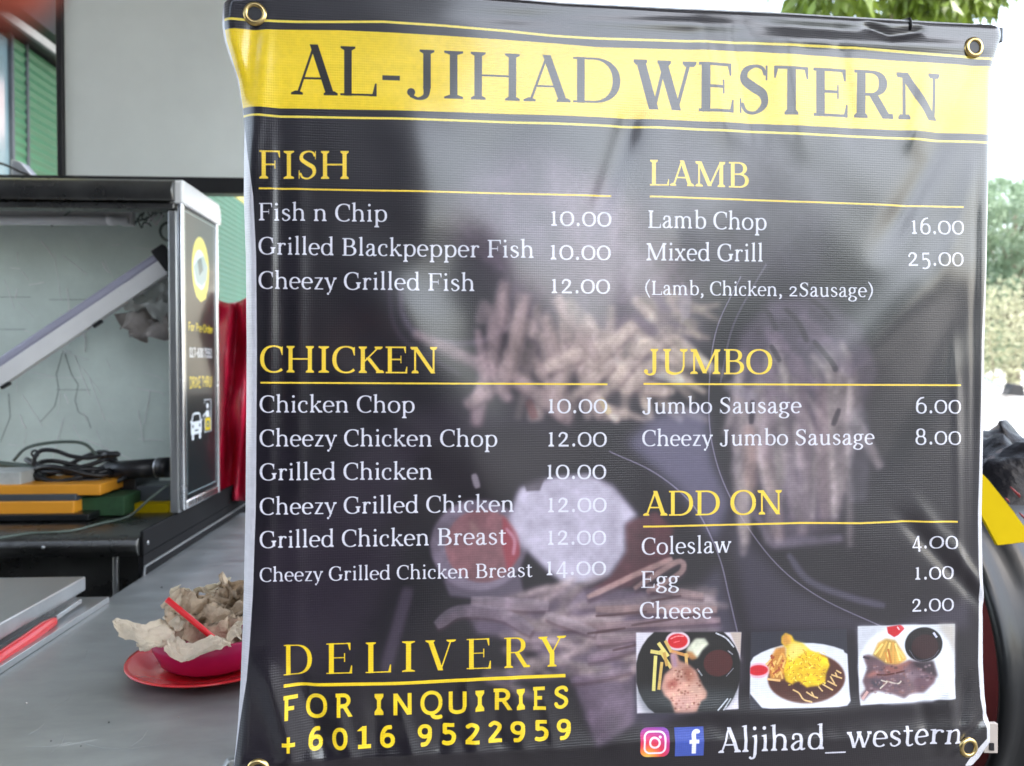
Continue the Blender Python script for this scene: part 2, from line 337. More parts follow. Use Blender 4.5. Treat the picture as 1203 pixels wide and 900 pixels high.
GL = {
'A': (.67, [('P',.10,0,.345,.70,'h'),('P',.575,0,.335,.70,'s'),('H',.17,.50,.23),('F',.09,0,1,.085,1),('F',.58,0,1,.10)]),
'B': (.654,[('V',.16,0,CH),('H',.05,.31,.675),('H',.16,.33,.365),('H',.05,.33,.017),('E',.31,.52,.19,.155,-90,90),('E',.33,.19,.225,.175,-90,90)]),
'C': (.642,[('E',.375,.346,.30,.335,48,312),('B',[(.60,.69),(.60,.45),(.575,.45),(.53,.60)]) ]),
'D': (.75, [('V',.16,0,CH),('H',.05,.36,.675),('H',.05,.36,.017),('E',.34,.346,.335,.33,-90,90)]),
'E': (.653,[('V',.16,0,CH),('H',.05,.565,.675),('H',.16,.44,.36),('H',.05,.60,.017),bkT(.57),bkB(.605),('B',[(.43,.26),(.455,.26),(.455,.46),(.43,.46)])]),
'F': (.60, [('V',.16,0,CH),('H',.05,.565,.675),('H',.16,.44,.35),bkT(.57),('B',[(.43,.25),(.455,.25),(.455,.45),(.43,.45)]),('F',.16,0,1,.115)]),
'G': (.725,[('E',.375,.346,.30,.335,48,318),('V',.60,.06,.29),('B',[(.60,.69),(.60,.45),(.575,.45),(.53,.60)]),('F',.60,.30,-1,.10)]),
'H': (.815,[('V',.16,0,CH),('V',.655,0,CH),('H',.16,.655,.355)] + serifs(.16,.655) + tops(.16,.655)),
'I': (.39, [('V',.195,0,CH),('F',.195,0,1,.135),('F',.195,CH,-1,.135)]),
'J': (.52, [('V',.33,.14,CH),('W',[(.33,.16),(.31,.03),(.20,-.015),(.09,.03)],[1,.6,.1,.3]),('D',.10,.075,.058,1)] + tops(.33)),
'K': (.69, [('V',.16,0,CH),('P',.57,.68,.18,.28,'h'),('P',.29,.40,.60,0,'s')] + serifs(.16,.60) + tops(.16,.56)),
'L': (.60, [('V',.16,0,CH),('H',.05,.57,.017),bkB(.575)] + tops(.16)),
'M': (.93, [('v',.15,0,CH),('P',.16,CH,.45,.02,'s'),('P',.45,.02,.76,CH,'h'),('V',.77,0,CH)] + serifs(.15,.77) + [('F',.13,CH,-1,.08),('F',.80,CH,-1,.08)]),
'N': (.767,[('v',.15,0,CH),('P',.14,CH,.61,0,'s'),('v',.62,0,CH)] + [('F',.15,0,1,.09),('F',.62,CH,-1,.09),('F',.12,CH,-1,.09)]),
'O': (.744,[('E',.372,.346,.305,.335)]),
'P': (.61, [('V',.16,0,CH),('H',.05,.33,.675),('H',.16,.33,.32),('E',.33,.497,.21,.178,-90,90)] + serifs(.16)),
'Q': (.744,[('E',.372,.346,.305,.335),('W',[(.36,.03),(.44,-.10),(.58,-.14),(.72,-.12)],[.6,1,.8,.6])]),
'R': (.70, [('V',.16,0,CH),('H',.05,.31,.675),('H',.16,.33,.345),('E',.31,.51,.20,.165,-90,90),('P',.35,.35,.58,0,'s')] + serifs(.16) + [('F',.60,0,1,.075)]),
'S': (.561,[('W',[(.46,.56),(.41,.65),(.29,.675),(.15,.61),(.13,.48),(.27,.375),(.42,.28),(.44,.13),(.31,.015),(.16,.03),(.09,.14)],[.2,.1,.0,.5,.9,1,1,.6,.0,.1,.2]),('B',[(.465,.48),(.49,.48),(.49,.69),(.465,.69)]),('B',[(.055,0),(.08,0),(.08,.21),(.055,.21)])]),
'T': (.618,[('V',.309,0,CH),('H',.05,.57,.675),bkT(.58),('B',[(.038,CH),(.038,CH-.17),(.06,CH-.17),(.10,CH-.03),(.14,CH)])] + serifs(.309)),
'U': (.757,[('V',.16,.2,CH),('W',[(.16,.22),(.19,.07),(.37,.01),(.56,.07),(.62,.22)],[1,.8,.3,.1,0]),('v',.62,.2,CH)] + tops(.16,.62)),
'V': (.666,[('P',.11,CH,.34,0,'s'),('P',.34,0,.57,CH,'h')] + tops(.11,.57)),
'W': (.977,[('P',.10,CH,.31,0,'s'),('P',.31,0,.50,CH,'h'),('P',.45,CH,.67,0,'s'),('P',.67,0,.88,CH,'h')] + tops(.10,.48,.88)),
'Y': (.615,[('P',.10,CH,.31,.30,'s'),('P',.31,.30,.52,CH,'h'),('V',.31,0,.34)] + serifs(.31) + tops(.10,.53)),
'a': (.504,[('W',[(.10,.36),(.135,.44),(.23,.465),(.325,.43),(.345,.33)],[.2,.2,.1,.6,1]),('V',.345,.06,.34),('W',[(.345,.08),(.38,.02),(.47,.045)],[.9,.4,.1]),('C',[(.345,.285),(.20,.245),(.09,.13),(.14,.02),(.25,.02),(.345,.10)]),('D',.11,.355,.042)]),
'b': (.56, [('V',.135,0.02,.75),('f',.135,.75),('E',.30,.24,.185,.225,-150,150)]),
'c': (.454,[('E',.255,.24,.185,.225,50,312),('D',.365,.375,.045)]),
'd': (.575,[('V',.44,0,.75),('f',.44,.75),('F',.46,0,1,.07),('E',.26,.24,.185,.225,30,330)]),
'e': (.484,[('E',.25,.24,.182,.225,2,315),('H',.08,.43,.262)]),
'f': (.325,[('V',.15,0,.62),('W',[(.15,.6),(.175,.70),(.26,.735),(.33,.70)],[1,.6,.1,.3]),('D',.325,.695,.042),('H',.03,.30,.462),('F',.15,0,1,.10)]),
'g': (.51, [('E',.225,.325,.14,.14),('C',[(.33,.42),(.40,.455),(.48,.45)]),('C',[(.15,.20),(.09,.13),(.16,.065),(.32,.03),(.42,-.06),(.36,-.17),(.22,-.20),(.08,-.15),(.075,-.06),(.17,.03)])]),
'h': (.582,[('V',.13,0,.75),('f',.13,.75),('F',.13,0,1,.095),('W',[(.14,.36),(.22,.445),(.33,.46),(.42,.40),(.445,.28)],[0,.1,.3,.8,1]),('V',.445,0,.30),('F',.445,0,1,.095)]),
'i': (.293,[('V',.15,0,.47),('f',.15,.475),('F',.15,0,1,.095),('D',.14,.655,.055)]),
'j': (.29, [('V',.15,-.08,.47),('f',.15,.475),('W',[(.15,-.06),(.12,-.18),(.02,-.21)],[1,.5,.1]),('D',.01,-.175,.04),('D',.14,.655,.055)]),
'k': (.535,[('V',.13,0,.75),('f',.13,.75),('F',.13,0,1,.09),('P',.41,.47,.15,.19,'h'),('P',.23,.29,.44,0,'s'),('F',.45,0,1,.085),('F',.40,.48,-1,.08)]),
'l': (.287,[('V',.145,0,.75),('f',.145,.75),('F',.145,0,1,.095)]),
'm': (.88, [('V',.13,0,.47),('f',.13,.475),('W',[(.14,.36),(.21,.445),(.31,.46),(.39,.40),(.41,.28)],[0,.1,.3,.8,1]),('V',.41,0,.30),('W',[(.43,.36),(.50,.445),(.60,.46),(.69,.40),(.71,.28)],[0,.1,.3,.8,1]),('V',.71,0,.30),('F',.13,0,1,.09),('F',.41,0,1,.09),('F',.72,0,1,.09)]),
'n': (.591,[('V',.13,0,.47),('f',.13,.475),('F',.13,0,1,.095),('W',[(.14,.36),(.22,.445),(.33,.46),(.42,.40),(.445,.28)],[0,.1,.3,.8,1]),('V',.445,0,.30),('F',.445,0,1,.095)]),
'o': (.539,[('E',.27,.24,.20,.225)]),
'p': (.571,[('V',.135,-.21,.47),('f',.135,.475),('F',.135,-.22,1,.095),('E',.31,.24,.185,.225,-150,150)]),
'r': (.41, [('V',.14,0,.47),('f',.14,.475),('F',.14,0,1,.10),('C',[(.15,.33),(.20,.42),(.29,.455),(.35,.44)]),('D',.345,.42,.046)]),
's': (.432,[('W',[(.34,.37),(.30,.44),(.21,.465),(.12,.42),(.11,.33),(.21,.26),(.33,.19),(.34,.09),(.24,.015),(.13,.03),(.08,.11)],[.2,.1,0,.5,.9,.9,.9,.6,0,.1,.2])]),
't': (.346,[('V',.15,.09,.60),('W',[(.15,.11),(.18,.025),(.25,.01),(.33,.05)],[1,.6,.2,.1]),('H',.03,.31,.462)]),
'u': (.575,[('V',.13,.12,.47),('f',.13,.475),('W',[(.13,.15),(.17,.04),(.26,.015),(.36,.05),(.42,.13)],[1,.8,.3,.1,0]),('V',.43,0,.47),('f',.43,.475),('F',.45,0,1,.07)]),
'w': (.738,[('P',.07,.48,.22,0,'s'),('P',.22,0,.37,.48,'h'),('P',.35,.48,.51,0,'s'),('P',.51,0,.67,.48,'h'),('F',.07,.48,-1,.075),('F',.37,.48,-1,.075),('F',.67,.48,-1,.065)]),
'x': (.504,[('P',.10,.48,.40,0,'s'),('P',.39,.48,.09,0,'h'),('F',.10,.48,-1,.085),('F',.40,.48,-1,.075),('F',.09,0,1,.075),('F',.40,0,1,.085)]),
'y': (.492,[('P',.08,.48,.26,.0,'s'),('P',.42,.48,.20,-.13,'h'),('D',.145,-.165,.05),('F',.08,.48,-1,.08),('F',.42,.48,-1,.07)]),
'z': (.444,[('H',.06,.39,.455,.045),('P',.34,.46,.09,.01,'s'),('H',.05,.40,.022,.045)]),
'0': (.614,[('E',.307,.24,.235,.225)]),
'1': (.429,[('V',.215,0,.48),('f',.215,.48),('F',.215,0,1,.115)]),
'2': (.559,[('W',[(.11,.36),(.17,.44),(.28,.465),(.40,.40),(.37,.27),(.22,.13),(.10,.04)],[.4,.3,.2,1,.8,.2,.2]),('H',.08,.49,.033,.066),('D',.12,.355,.04,1)]),
'4': (.565,[('V',.38,-.10,.48),('P',.36,.46,.09,.07,'h'),('H',.06,.51,.06,.05)]),
'5': (.528,[('H',.15,.44,.445,.065),('v',.16,.20,.46),('W',[(.15,.22),(.28,.255),(.41,.17),(.41,.02),(.28,-.085),(.12,-.075)],[.1,.3,1,1,.2,.3])]),
'6': (.566,[('E',.29,.185,.19,.175),('W',[(.10,.20),(.13,.40),(.25,.53),(.42,.57)],[1,.9,.4,.1])]),
'7': (.50, [('H',.07,.45,.445,.06),('P',.42,.44,.20,-.1,'s')]),
'8': (.596,[('E',.298,.42,.15,.135),('E',.298,.15,.19,.145)]),
'.': (.27, [('D',.135,.055,.06)]),
',': (.27, [('D',.135,.055,.055),('C',[(.17,.05),(.15,-.06),(.09,-.12)])]),
'-': (.374,[('H',.06,.31,.27,.065)]),
'_': (.64, [('H',0,.62,-.12,.045)]),
'!': (.28, [('V',.14,.2,CH),('D',.14,.07,.075)]),
'(': (.36, [('W',[(.30,.76),(.14,.52),(.12,.22),(.30,-.15)],[0,.8,.8,0])]),
')': (.36, [('W',[(.06,.76),(.22,.52),(.24,.22),(.06,-.15)],[0,.8,.8,0])]),
'+': (.60, [('H',.06,.54,.24,.12),('H',.24,.36,.24,.48)]),
}
# lining figures for the sans lines (cap height)
LIN = {'7': [('H',.08,.48,.63),('P',.43,.66,.22,0,'s')],'0': [('E',.29,.346,.20,.29)], '1': [('V',.26,.05,CH),('P',.12,.54,.24,.66,'s'),('H',.08,.46,.065)],
 '2': [('W',[(.12,.56),(.26,.63),(.42,.54),(.38,.38),(.12,.08)],[1]*5),('H',.07,.50,.065)],
 '5': [('H',.12,.46,.63),('V',.17,.36,.66),('W',[(.16,.39),(.32,.41),(.44,.30),(.40,.12),(.24,.06),(.10,.09)],[1]*6)],
 '6': [('E',.29,.22,.17,.165),('W',[(.12,.24),(.14,.44),(.25,.60),(.42,.625)],[1]*4)],
 '9': [('E',.27,.47,.17,.165),('W',[(.44,.45),(.42,.25),(.31,.09),(.14,.065)],[1]*4)]}
georgia = Font(.108, .09, .044); latin = Font(.108, .094, .046); bold = Font(.135, .10, .040); title = Font(.108, .085, .026)
sans = Font(.135, .135, .125, serif=False, mono=True)
for k_, g_ in LIN.items():
    save = GL.get(k_); GL[k_] = (.58, g_); sans.glyph(k_); GL[k_] = save
sI = Font(.135, .135, .125, serif=True, mono=True); sans.cache['I'] = sI.glyph('I')
def text(cv, s, x0, y0, x1, y1, h0, h1, font, col, a=1.0, track=0.0, em=CH, bold_px=0):
    """string whose ink runs from (x0,y0) to (x1,y1) along the baseline, cap height h0 at the left and h1 at the right"""
    ps = font.layout(s, track); al = np.concatenate(ps); l, r = al[:,0].min(), al[:,0].max(); out = []
    for p in ps:
        t = (p[:,0] - l) / (r - l); h = (h0 + (h1 - h0) * t) / em
        out.append(np.stack([x0 + (x1 - x0) * t, y0 + (y1 - y0) * t - p[:,1] * h], 1))
    cv.fill(out, col, a)
def letters(cv, items, font, col, hgt, base):
    for ch, a, b in items:
        y = np.interp((a + b) / 2, *base); h = np.interp((a + b) / 2, *hgt); sl = (base[1][-1] - base[1][0]) / (base[0][-1] - base[0][0])
        text(cv, ch, a, y - sl*(b-a)/2, b, y + sl*(b-a)/2, h, h, font, col)
def line(cv, pts, t, col, a=1.0):
    cv.fill(pen(np.array(pts, float), [t] * len(pts), False), col, a)
# ------------------------------------------------------------------ the menu banner
TH = R(5.1); BE = Vector((math.cos(TH), math.sin(TH), 0)); BN = Vector((math.sin(TH), -math.cos(TH), 0)); BA = Vector((-0.272, 0.87, 0))
KT, S0, Z0 = 2600.0, -0.035, CAM_Z - 0.50
CMn = np.array([[CM[i][j] for j in range(3)] for i in range(3)])
def px_sz(p):
    """photograph point -> metres along the banner and height"""
    p = np.asarray(p, float); d = np.stack([(p[:,0]-CXP)/F_PX, (CYP-p[:,1])/F_PX, -np.ones(len(p))], 1) @ CMn.T
    n = np.array(BN); t = (np.array(BA)[:2] @ n[:2]) / (d[:, :2] @ n[:2]); q = d * t[:, None]
    return np.stack([(q[:, :2] - np.array(BA)[:2]) @ np.array(BE)[:2], q[:, 2] + CAM_Z], 1)
fnb = lambda p: (px_sz(p) - (S0, Z0)) * KT
BW, BH = int(0.985 * KT), int(0.985 * KT)
cv = Canvas(BW, BH, fnb, (0.062, 0.044, 0.082))
N1 = noise2(BW, BH, 260, 1, 4); N2 = noise2(BW, BH, 46, 2, 4); N3 = noise2(BW, BH, 12, 3, 2)
tx = 0.72 + 0.56 * N2; txf = 0.80 + 0.4 * N3
cv.px *= (0.75 + 0.5 * N1)[..., None]
def cap(cv, pts, wpx, col, a=.6, blur=3, tex=None):
    P = catmull(pts, 5) if len(pts) > 2 else np.array([np.array(pts[0])*(1-t) + np.array(pts[1])*t for t in np.linspace(0,1,5)])
    ww = np.array([wpx]*len(P)) * np.interp(np.linspace(0,1,len(P)), [0,.1,.9,1], [.7,1,1,.75]); cv.fill(pen(P, ww), col, a, blur, tex)
# ghosted food photograph under the menu
PUR = (.44,.37,.43)
cv.fill([(300,640),(430,520),(520,470),(640,480),(700,530),(640,560),(560,580),(500,600),(420,760),(330,800)], (.19,.155,.205), .6, 30)
cv.fill([(560,190),(640,165),(740,215),(770,290),(815,350),(835,400),(760,440),(690,420),(600,380),(550,330),(520,250)], PUR, .62, 34, tx)
cv.fill([(640,200),(760,240),(830,330),(760,380),(680,330)], (.56,.50,.54), .4, 26, tx)
cv.fill([(740,160),(900,165),(1000,230),(960,330),(840,330),(760,260)], (.40,.37,.43), .4, 40, tx)
cv.fill(disc(532,345,58,50,28), (.10,.09,.12), .65, 10)
cap(cv, [(470,330),(474,372),(500,398),(560,402),(600,380)], 7, (.48,.42,.50), .45, 5)
cap(cv, [(455,330),(470,395),(540,440)], 5, (.42,.37,.45), .35, 5)
fr = [((485,390),(622,456),13),((592,330),(572,448),14),((618,345),(590,455),12),((566,452),(558,500),15),((600,440),(545,476),13),((610,446),(672,494),17),
      ((640,372),(662,470),12),((664,392),(706,488),14),((700,432),(785,462),15),((690,380),(648,474),12),((722,398),(634,436),12),((745,380),(690,430),13),
      ((765,400),(700,470),12),((650,350),(700,420),12),((560,420),(600,470),11),((628,420),(660,492),10),((720,425),(668,470),11),((770,420),(735,462),12),((790,395),(740,415),14),((560,385),(575,470),9)]
rf = random.Random(17)
for _ in range(85):
    x, y = rf.uniform(565,800), rf.uniform(340,478); an = rf.gauss(1.75 - (x-560)/240*1.1, .45); L = rf.uniform(30,75); q = min(1, max(0, (x-560)/200))
    c = tuple((np.array((.58,.50,.52))*(1-q) + np.array((.86,.78,.70))*q) * rf.uniform(.6,1.25)); e = (x+L*math.cos(an), min(494, y+L*math.sin(an)))
    cap(cv, [(x+2,y+4),e], 9, (.20,.14,.17), .16, 5); cap(cv, [(x,y),e], rf.uniform(8,15), c, .52, 6, tx)
for k,(a,b,w_) in enumerate(fr):
    q = min(1, max(0, (a[0]-560)/200)); c = tuple(np.array((.66,.56,.58))*(1-q) + np.array((.90,.82,.74))*q)
    cap(cv, [(a[0]+2,a[1]+4),(b[0]+2,b[1]+4)], w_+3, (.22,.15,.18), .38, 4); cap(cv, [a,b], w_+2, c, .55, 7, tx)
cap(cv, [(620,470),(628,492)], 10, (.40,.20,.21), .5, 3); cap(cv, [(705,468),(716,486)], 8, (.78,.70,.50), .7, 2)
cv.fill([(800,330),(812,345),(810,372),(800,380),(796,352)], (.55,.50,.55), .5, 3)
cv.fill([(770,360),(800,350),(795,392),(772,400)], (.30,.25,.30), .35, 5)
cv.fill([(590,395),(680,370),(790,385),(800,440),(740,478),(640,480),(580,450)], (.62,.54,.53), .28, 22, tx)
# dark plates
pl1 = [(870,325),(842,385),(833,450),(836,520),(858,585),(905,655),(960,700),(1040,738)]
line(cv, catmull(pl1), 1.6, (.60,.57,.66), .6); line(cv, catmull([(900,310),(862,380),(846,450)]), 2.5, (.42,.39,.46), .5)
line(cv, catmull([(715,530),(770,556),(815,595),(843,650),(856,700),(866,742)]), 1.8, (.60,.57,.66), .6)
cv.fill([(735,520),(770,486),(830,478),(836,540),(858,590),(840,640),(800,580)], (.58,.56,.68), .55, 16)
cv.fill([(500,520),(600,500),(720,532),(640,552),(540,600),(440,640)], (.085,.065,.085), .55, 12)
cv.fill([(850,600),(930,690),(1040,740),(1140,700),(1140,740),(880,742)], (.27,.25,.31), .6, 16)
cv.fill([(845,660),(868,742),(872,800),(760,860),(735,840),(780,740)], (.36,.34,.42), .5, 14)
# coleslaw scoop, sauce cup, meat and chips
cv.fill([(750,608),(734,614),(735,648),(716,678),(690,694),(742,690),(786,660),(792,620),(770,600)], (.34,.17,.20), .75, 5, tx)
cv.fill(disc(562,640,57,54,36), (.60,.54,.61), .62, 4, tx); cv.fill([(520,680),(612,676),(616,700),(560,704),(528,700)], (.52,.47,.54), .55, 4)
cv.fill(disc(567,641,44,43,36), (.47,.31,.33), .92, 3, tx); cv.fill([(590,606),(609,626),(611,652),(596,672),(590,640)], (.55,.20,.25), .75, 3)
cap(cv, [(594,620),(604,634),(603,652)], 4, (.78,.60,.68), .6, 2); cap(cv, [(553,612),(566,640)], 9, (.60,.50,.48), .35, 4)
cv.fill([(610,572),(650,560),(690,556),(720,570),(750,606),(734,616),(735,648),(716,676),(690,687),(664,688),(640,668),(612,640),(598,610),(604,586)], (.73,.70,.77), .93, 7, 0.86 + 0.28*N2)
cv.fill([(615,566),(640,560),(634,576),(618,577)], (.20,.17,.20), .7, 2); cap(cv, [(556,556),(561,573)], 8, (.58,.54,.58), .8, 2)
cap(cv, [(660,690),(680,700),(676,716)], 18, (.66,.62,.66), .7, 4)
cv.fill([(545,712),(640,692),(720,690),(820,702),(850,740),(800,745),(748,770),(745,850),(700,876),(672,800),(610,752),(560,745)], (.47,.40,.47), .72, 8, tx)
for _ in range(70):
    x, y = rf.uniform(580,820), rf.uniform(695,800); x -= (y-700)*.15; an = rf.gauss(-.12, .3); L = rf.uniform(30,75); k_ = rf.uniform(.55,1.15)
    cap(cv, [(x,y+4),(x+L*math.cos(an),y+4+L*math.sin(an))], 6, (.20,.13,.17), .2, 4); cap(cv, [(x,y),(x+L*math.cos(an),y+L*math.sin(an))], rf.uniform(7,12), (.72*k_,.64*k_,.64*k_), .5, 6, tx)
for k,(P,w_,c,a) in enumerate([([(553,706),(645,712)],15,(.56,.50,.54),.7),([(512,735),(540,718),(590,722),(625,742)],15,(.50,.45,.50),.6),([(690,702),(745,676),(790,656)],7,(.64,.52,.50),.8),([(745,692),(795,660),(800,672),(760,696)],7,(.62,.50,.48),.75),
    ([(700,716),(842,716)],10,(.58,.47,.46),.7),([(660,738),(846,728)],9,(.56,.46,.47),.6),([(700,755),(800,742)],9,(.50,.42,.45),.6),([(690,775),(745,760)],11,(.48,.40,.46),.6),([(640,722),(700,744)],12,(.60,.54,.57),.6),([(760,690),(826,700)],9,(.55,.45,.45),.6),([(670,800),(742,786)],9,(.46,.39,.46),.5)]):
    cap(cv, [(p[0]+1,p[1]+5) for p in P], w_*.8, (.24,.16,.20), .5, 3); cap(cv, P, w_, c, a, 2, tx)
for a,b in (((700,724),(760,719)),((742,735),(820,722)),((720,764),(775,752)),((690,745),(735,738)),((765,706),(800,700))): cap(cv, [a,b], 3, (.24,.15,.17), .7, 1)
cap(cv, [(452,790),(466,740),(480,690)], 15, (.40,.35,.42), .45, 5); cap(cv, [(560,735),(600,745),(606,790),(570,800)], 12, (.33,.29,.36), .5, 5)
# right hand plate of chips
cv.fill([(858,450),(868,395),(905,352),(965,345),(1010,385),(1030,440),(1000,520),(985,620),(905,645),(880,560),(856,520)], (.37,.32,.38), .62, 12, tx)
for _ in range(60):
    x, y = rf.uniform(862,1005), rf.uniform(400,560); an = rf.gauss(1.5, .22); L = rf.uniform(40,95); k_ = rf.uniform(.55,1.15)
    cap(cv, [(x+4,y),(x+4+L*math.cos(an),y+L*math.sin(an))], 7, (.18,.14,.17), .18, 5); cap(cv, [(x,y),(x+L*math.cos(an),y+L*math.sin(an))], rf.uniform(9,14), (.72*k_,.66*k_,.65*k_), .48, 7, tx)
for a,b,w_,c in (((850,452),(890,468),12,(.58,.54,.58)),((872,520),(862,560),13,(.62,.57,.58)),((868,470),(866,530),13,(.60,.54,.54)),((880,500),(882,580),14,(.62,.50,.47)),((896,520),(915,640),14,(.62,.54,.53)),((920,500),(935,610),13,(.60,.54,.56)),
    ((905,430),(900,540),12,(.50,.43,.47)),((936,420),(946,560),13,(.48,.41,.45)),((945,540),(942,628),13,(.56,.50,.52)),((962,450),(968,610),14,(.46,.38,.41)),((985,440),(984,600),12,(.50,.45,.46)),((905,640),(990,632),9,(.52,.48,.55)),((880,590),(905,640),8,(.50,.46,.52)),((870,410),(930,480),13,(.44,.38,.44)),((900,385),(960,460),15,(.44,.38,.44)),((940,370),(1000,440),16,(.43,.38,.44))):
    cap(cv, [(a[0]+4,a[1]+2),(b[0]+4,b[1]+2)], w_*.8, (.22,.17,.20), .3, 5); cap(cv, [a,b], w_+2, c, .5, 7, tx)
for P in ([(893,358),(905,372),(912,388)],[(922,362),(938,380),(948,402)],[(950,350),(966,362),(978,376)],[(905,405),(916,425)],[(955,400),(975,425),(980,436)],[(884,470),(882,498)],[(985,480),(978,500)]): cap(cv, P, 6, (.15,.12,.16), .75, 2)
cap(cv, [(925,650),(950,682),(1000,702),(1040,712)], 9, (.42,.40,.48), .5, 4)
cap(cv, [(1010,480),(1008,590)], 26, (.40,.38,.42), .4, 8, tx)  # grey reflection streak painted into the print
# yellow heading band
GOLD = (.93,.80,.08); LG = (.93,.84,.30); INK = (.065,.05,.06)
TB = [(240,31),(300,34.5),(400,36),(450,38.5),(520,42.5),(590,47.5),(650,51.5),(700,56),(870,61),(1000,68.5),(1100,74),(1185,79)]
BB = [(240,119),(281,123.5),(330,127.5),(460,130.5),(650,136),(730,139.5),(860,145),(1000,151),(1185,159)]
sm = lambda L: np.array(L, float)
cv.fill(np.array(TB + BB[::-1], float), GOLD, 1.0, 0, 0.96 + 0.08 * N1)
for y0, y1, a in ((66,74,.13),(84,92,.10),(100,112,.12)): cv.fill([(250,y0),(520,y0+2),(640,y0+12),(700,y1+12),(500,y1+2),(250,y1)], (1,.86,.25), a*2, 6)
line(cv, [(240,19),(300,24),(350,26),(450,26.5),(520,31),(600,38),(650,43),(700,46),(870,51.5),(1000,57),(1185,70.5)], 3.0, LG)
line(cv, [(p[0], p[1] + 9.5) for p in BB], 2.8, LG)
text(cv, 'AL-JIHAD', 342, 111, 728, 122.5, 59, 52.5, title, INK)
text(cv, 'WESTERN', 744, 128.5, 1103, 142, 58, 54.5, bold, INK)
YE = (.94,.80,.24); WH = (.84,.84,.88)
text(cv, 'FISH', 304.6, 210, 409.8, 210.7, 33, 33, georgia, YE); line(cv, [(304,221.2),(718,230.5)], 2.2, YE)
text(cv, 'Fish n Chip', 304, 259, 454.8, 261, 20.5, 20.5, latin, WH)
text(cv, 'Grilled Blackpepper Fish', 303.7, 299, 626, 303.7, 20.5, 20.5, latin, WH)
text(cv, 'Cheezy Grilled Fish', 303.7, 339.3, 557, 342.3, 20.5, 20.5, latin, WH)
text(cv, 'LAMB', 762.7, 218.4, 879, 221, 30, 29.5, georgia, YE); line(cv, [(762.5,231.3),(1130.6,243.8)], 2.2, YE)
text(cv, 'Lamb Chop', 761, 268, 900, 270.7, 20.5, 20.5, latin, WH)
text(cv, 'Mixed Grill', 759, 306.2, 895.5, 307.6, 20.5, 20.5, latin, WH)
text(cv, '(Lamb, Chicken, 2Sausage)', 757.5, 346.4, 1024.6, 349.3, 16.5, 16.5, latin, WH)
text(cv, 'CHICKEN', 305.6, 437.5, 513.3, 438.8, 31.5, 31, georgia, YE); line(cv, [(306,449.6),(713,451.4)], 2.2, YE)
for s_, x1, ya, yb, h_ in (('Chicken Chop',487,484.7,484.8,20),('Cheezy Chicken Chop',583.6,524.6,524.4,20),('Grilled Chicken',507.5,564.4,563.2,20),('Cheezy Grilled Chicken',603,604.9,601,20),('Grilled Chicken Breast',595,643.9,639.3,20),('Cheezy Grilled Chicken Breast',625.7,683.7,677.6,16.6)):
    text(cv, s_, 305, ya, x1, yb, h_, h_, latin, WH)
text(cv, 'JUMBO', 756, 439.4, 907, 439.6, 29.5, 29, georgia, YE); line(cv, [(755.6,451),(1129,452.6)], 2.2, YE)
text(cv, 'Jumbo Sausage', 754.4, 486, 941, 485.3, 19, 19, latin, WH)
text(cv, 'Cheezy Jumbo Sausage', 754.4, 524.2, 1028, 522.3, 19, 18.5, latin, WH)
text(cv, 'ADD ON', 755.6, 606, 918, 604, 29, 28.5, georgia, YE); line(cv, [(755.6,618.8),(850,616.5),(940,614.2),(1010,614.6),(1060,612.6),(1125,613)], 2.2, YE)
text(cv, 'Coleslaw', 754, 651.9, 858.7, 649, 20, 19.5, latin, WH)
text(cv, 'Egg', 753.6, 690.8, 798, 690, 19.5, 19.5, latin, WH)
text(cv, 'Cheese', 752, 726.6, 837.3, 726.8, 19, 19, latin, WH)
for s_, xa, xb, ya, yb, xh in (('10.00',647,718,265.8,266.5,17),('10.00',646,717,305.6,306,17),('12.00',647,716,345,345.3,16.5),('16.00',1071,1131,275,276,16),('25.00',1066,1130.6,312.8,313,15.8),
    ('10.00',644,713,485.4,485.6,16.5),('12.00',644,712.6,524.6,524.6,16.8),('10.00',642.5,712,562.8,562.8,16.8),('12.00',644,712.6,601.9,601.6,16.8),('12.00',644,712,640.5,640,16.5),('14.00',642.5,712,676.2,675.7,16),
    ('6.00',1077,1129,485.7,485.9,15.8),('8.00',1075.8,1129,522.3,522.6,15.8),('4.00',1072,1125,645.3,644.5,15),('1.00',1075.4,1122.5,681.2,680.6,14.6),('2.00',1072,1121,718.8,717.8,14.8)):
    text(cv, s_, xa, ya, xb, yb, xh, xh, latin, WH, em=.48)
zx = lambda L, s_=2.56, o=270: [(c, o + a/s_, o + b/s_) for c, a, b in L]
letters(cv, zx([('D',162,247),('E',290,368),('L',408,485),('I',518,557),('V',588,680),('E',712,785),('R',825,903),('Y',928,1012)]), title, (.93,.79,.10), ((333,664),(36.5,35.5)), ((333,400,470,540,600,665),(794,791.5,789.5,786.6,784.4,783)))
line(cv, catmull([(333.3,805.9),(400,804),(470,802.6),(540,799),(600,796),(664.5,794)]), 4.0, (.93,.79,.10))
letters(cv, zx([('F',162,204),('O',228,293),('R',318,370),('I',435,462),('N',490,547),('Q',573,640),('U',658,712),('I',738,765),('R',793,850),('I',862,887),('E',912,950),('S',975,1018)]), sans, (.93,.80,.12), ((333,667),(26.5,23.5)), ((333,400,480,580,667),(845.4,842,839.3,834.5,830.5)))
letters(cv, zx([('+',158,198),('6',237,280),('0',308,355),('1',382,425),('6',452,497),('9',565,608),('5',637,680),('2',708,750),('2',777,818),('9',843,887),('5',915,957),('9',982,1025)]), sans, (.93,.80,.12), ((333,667),(26.5,23.5)), ((333,380,450,500,560,667),(882,880.4,877,875.4,872,867.6)))
text(cv, 'Aljihad_western', 842.4, 883, 1127, 872, 29, 26.5, latin, WH)
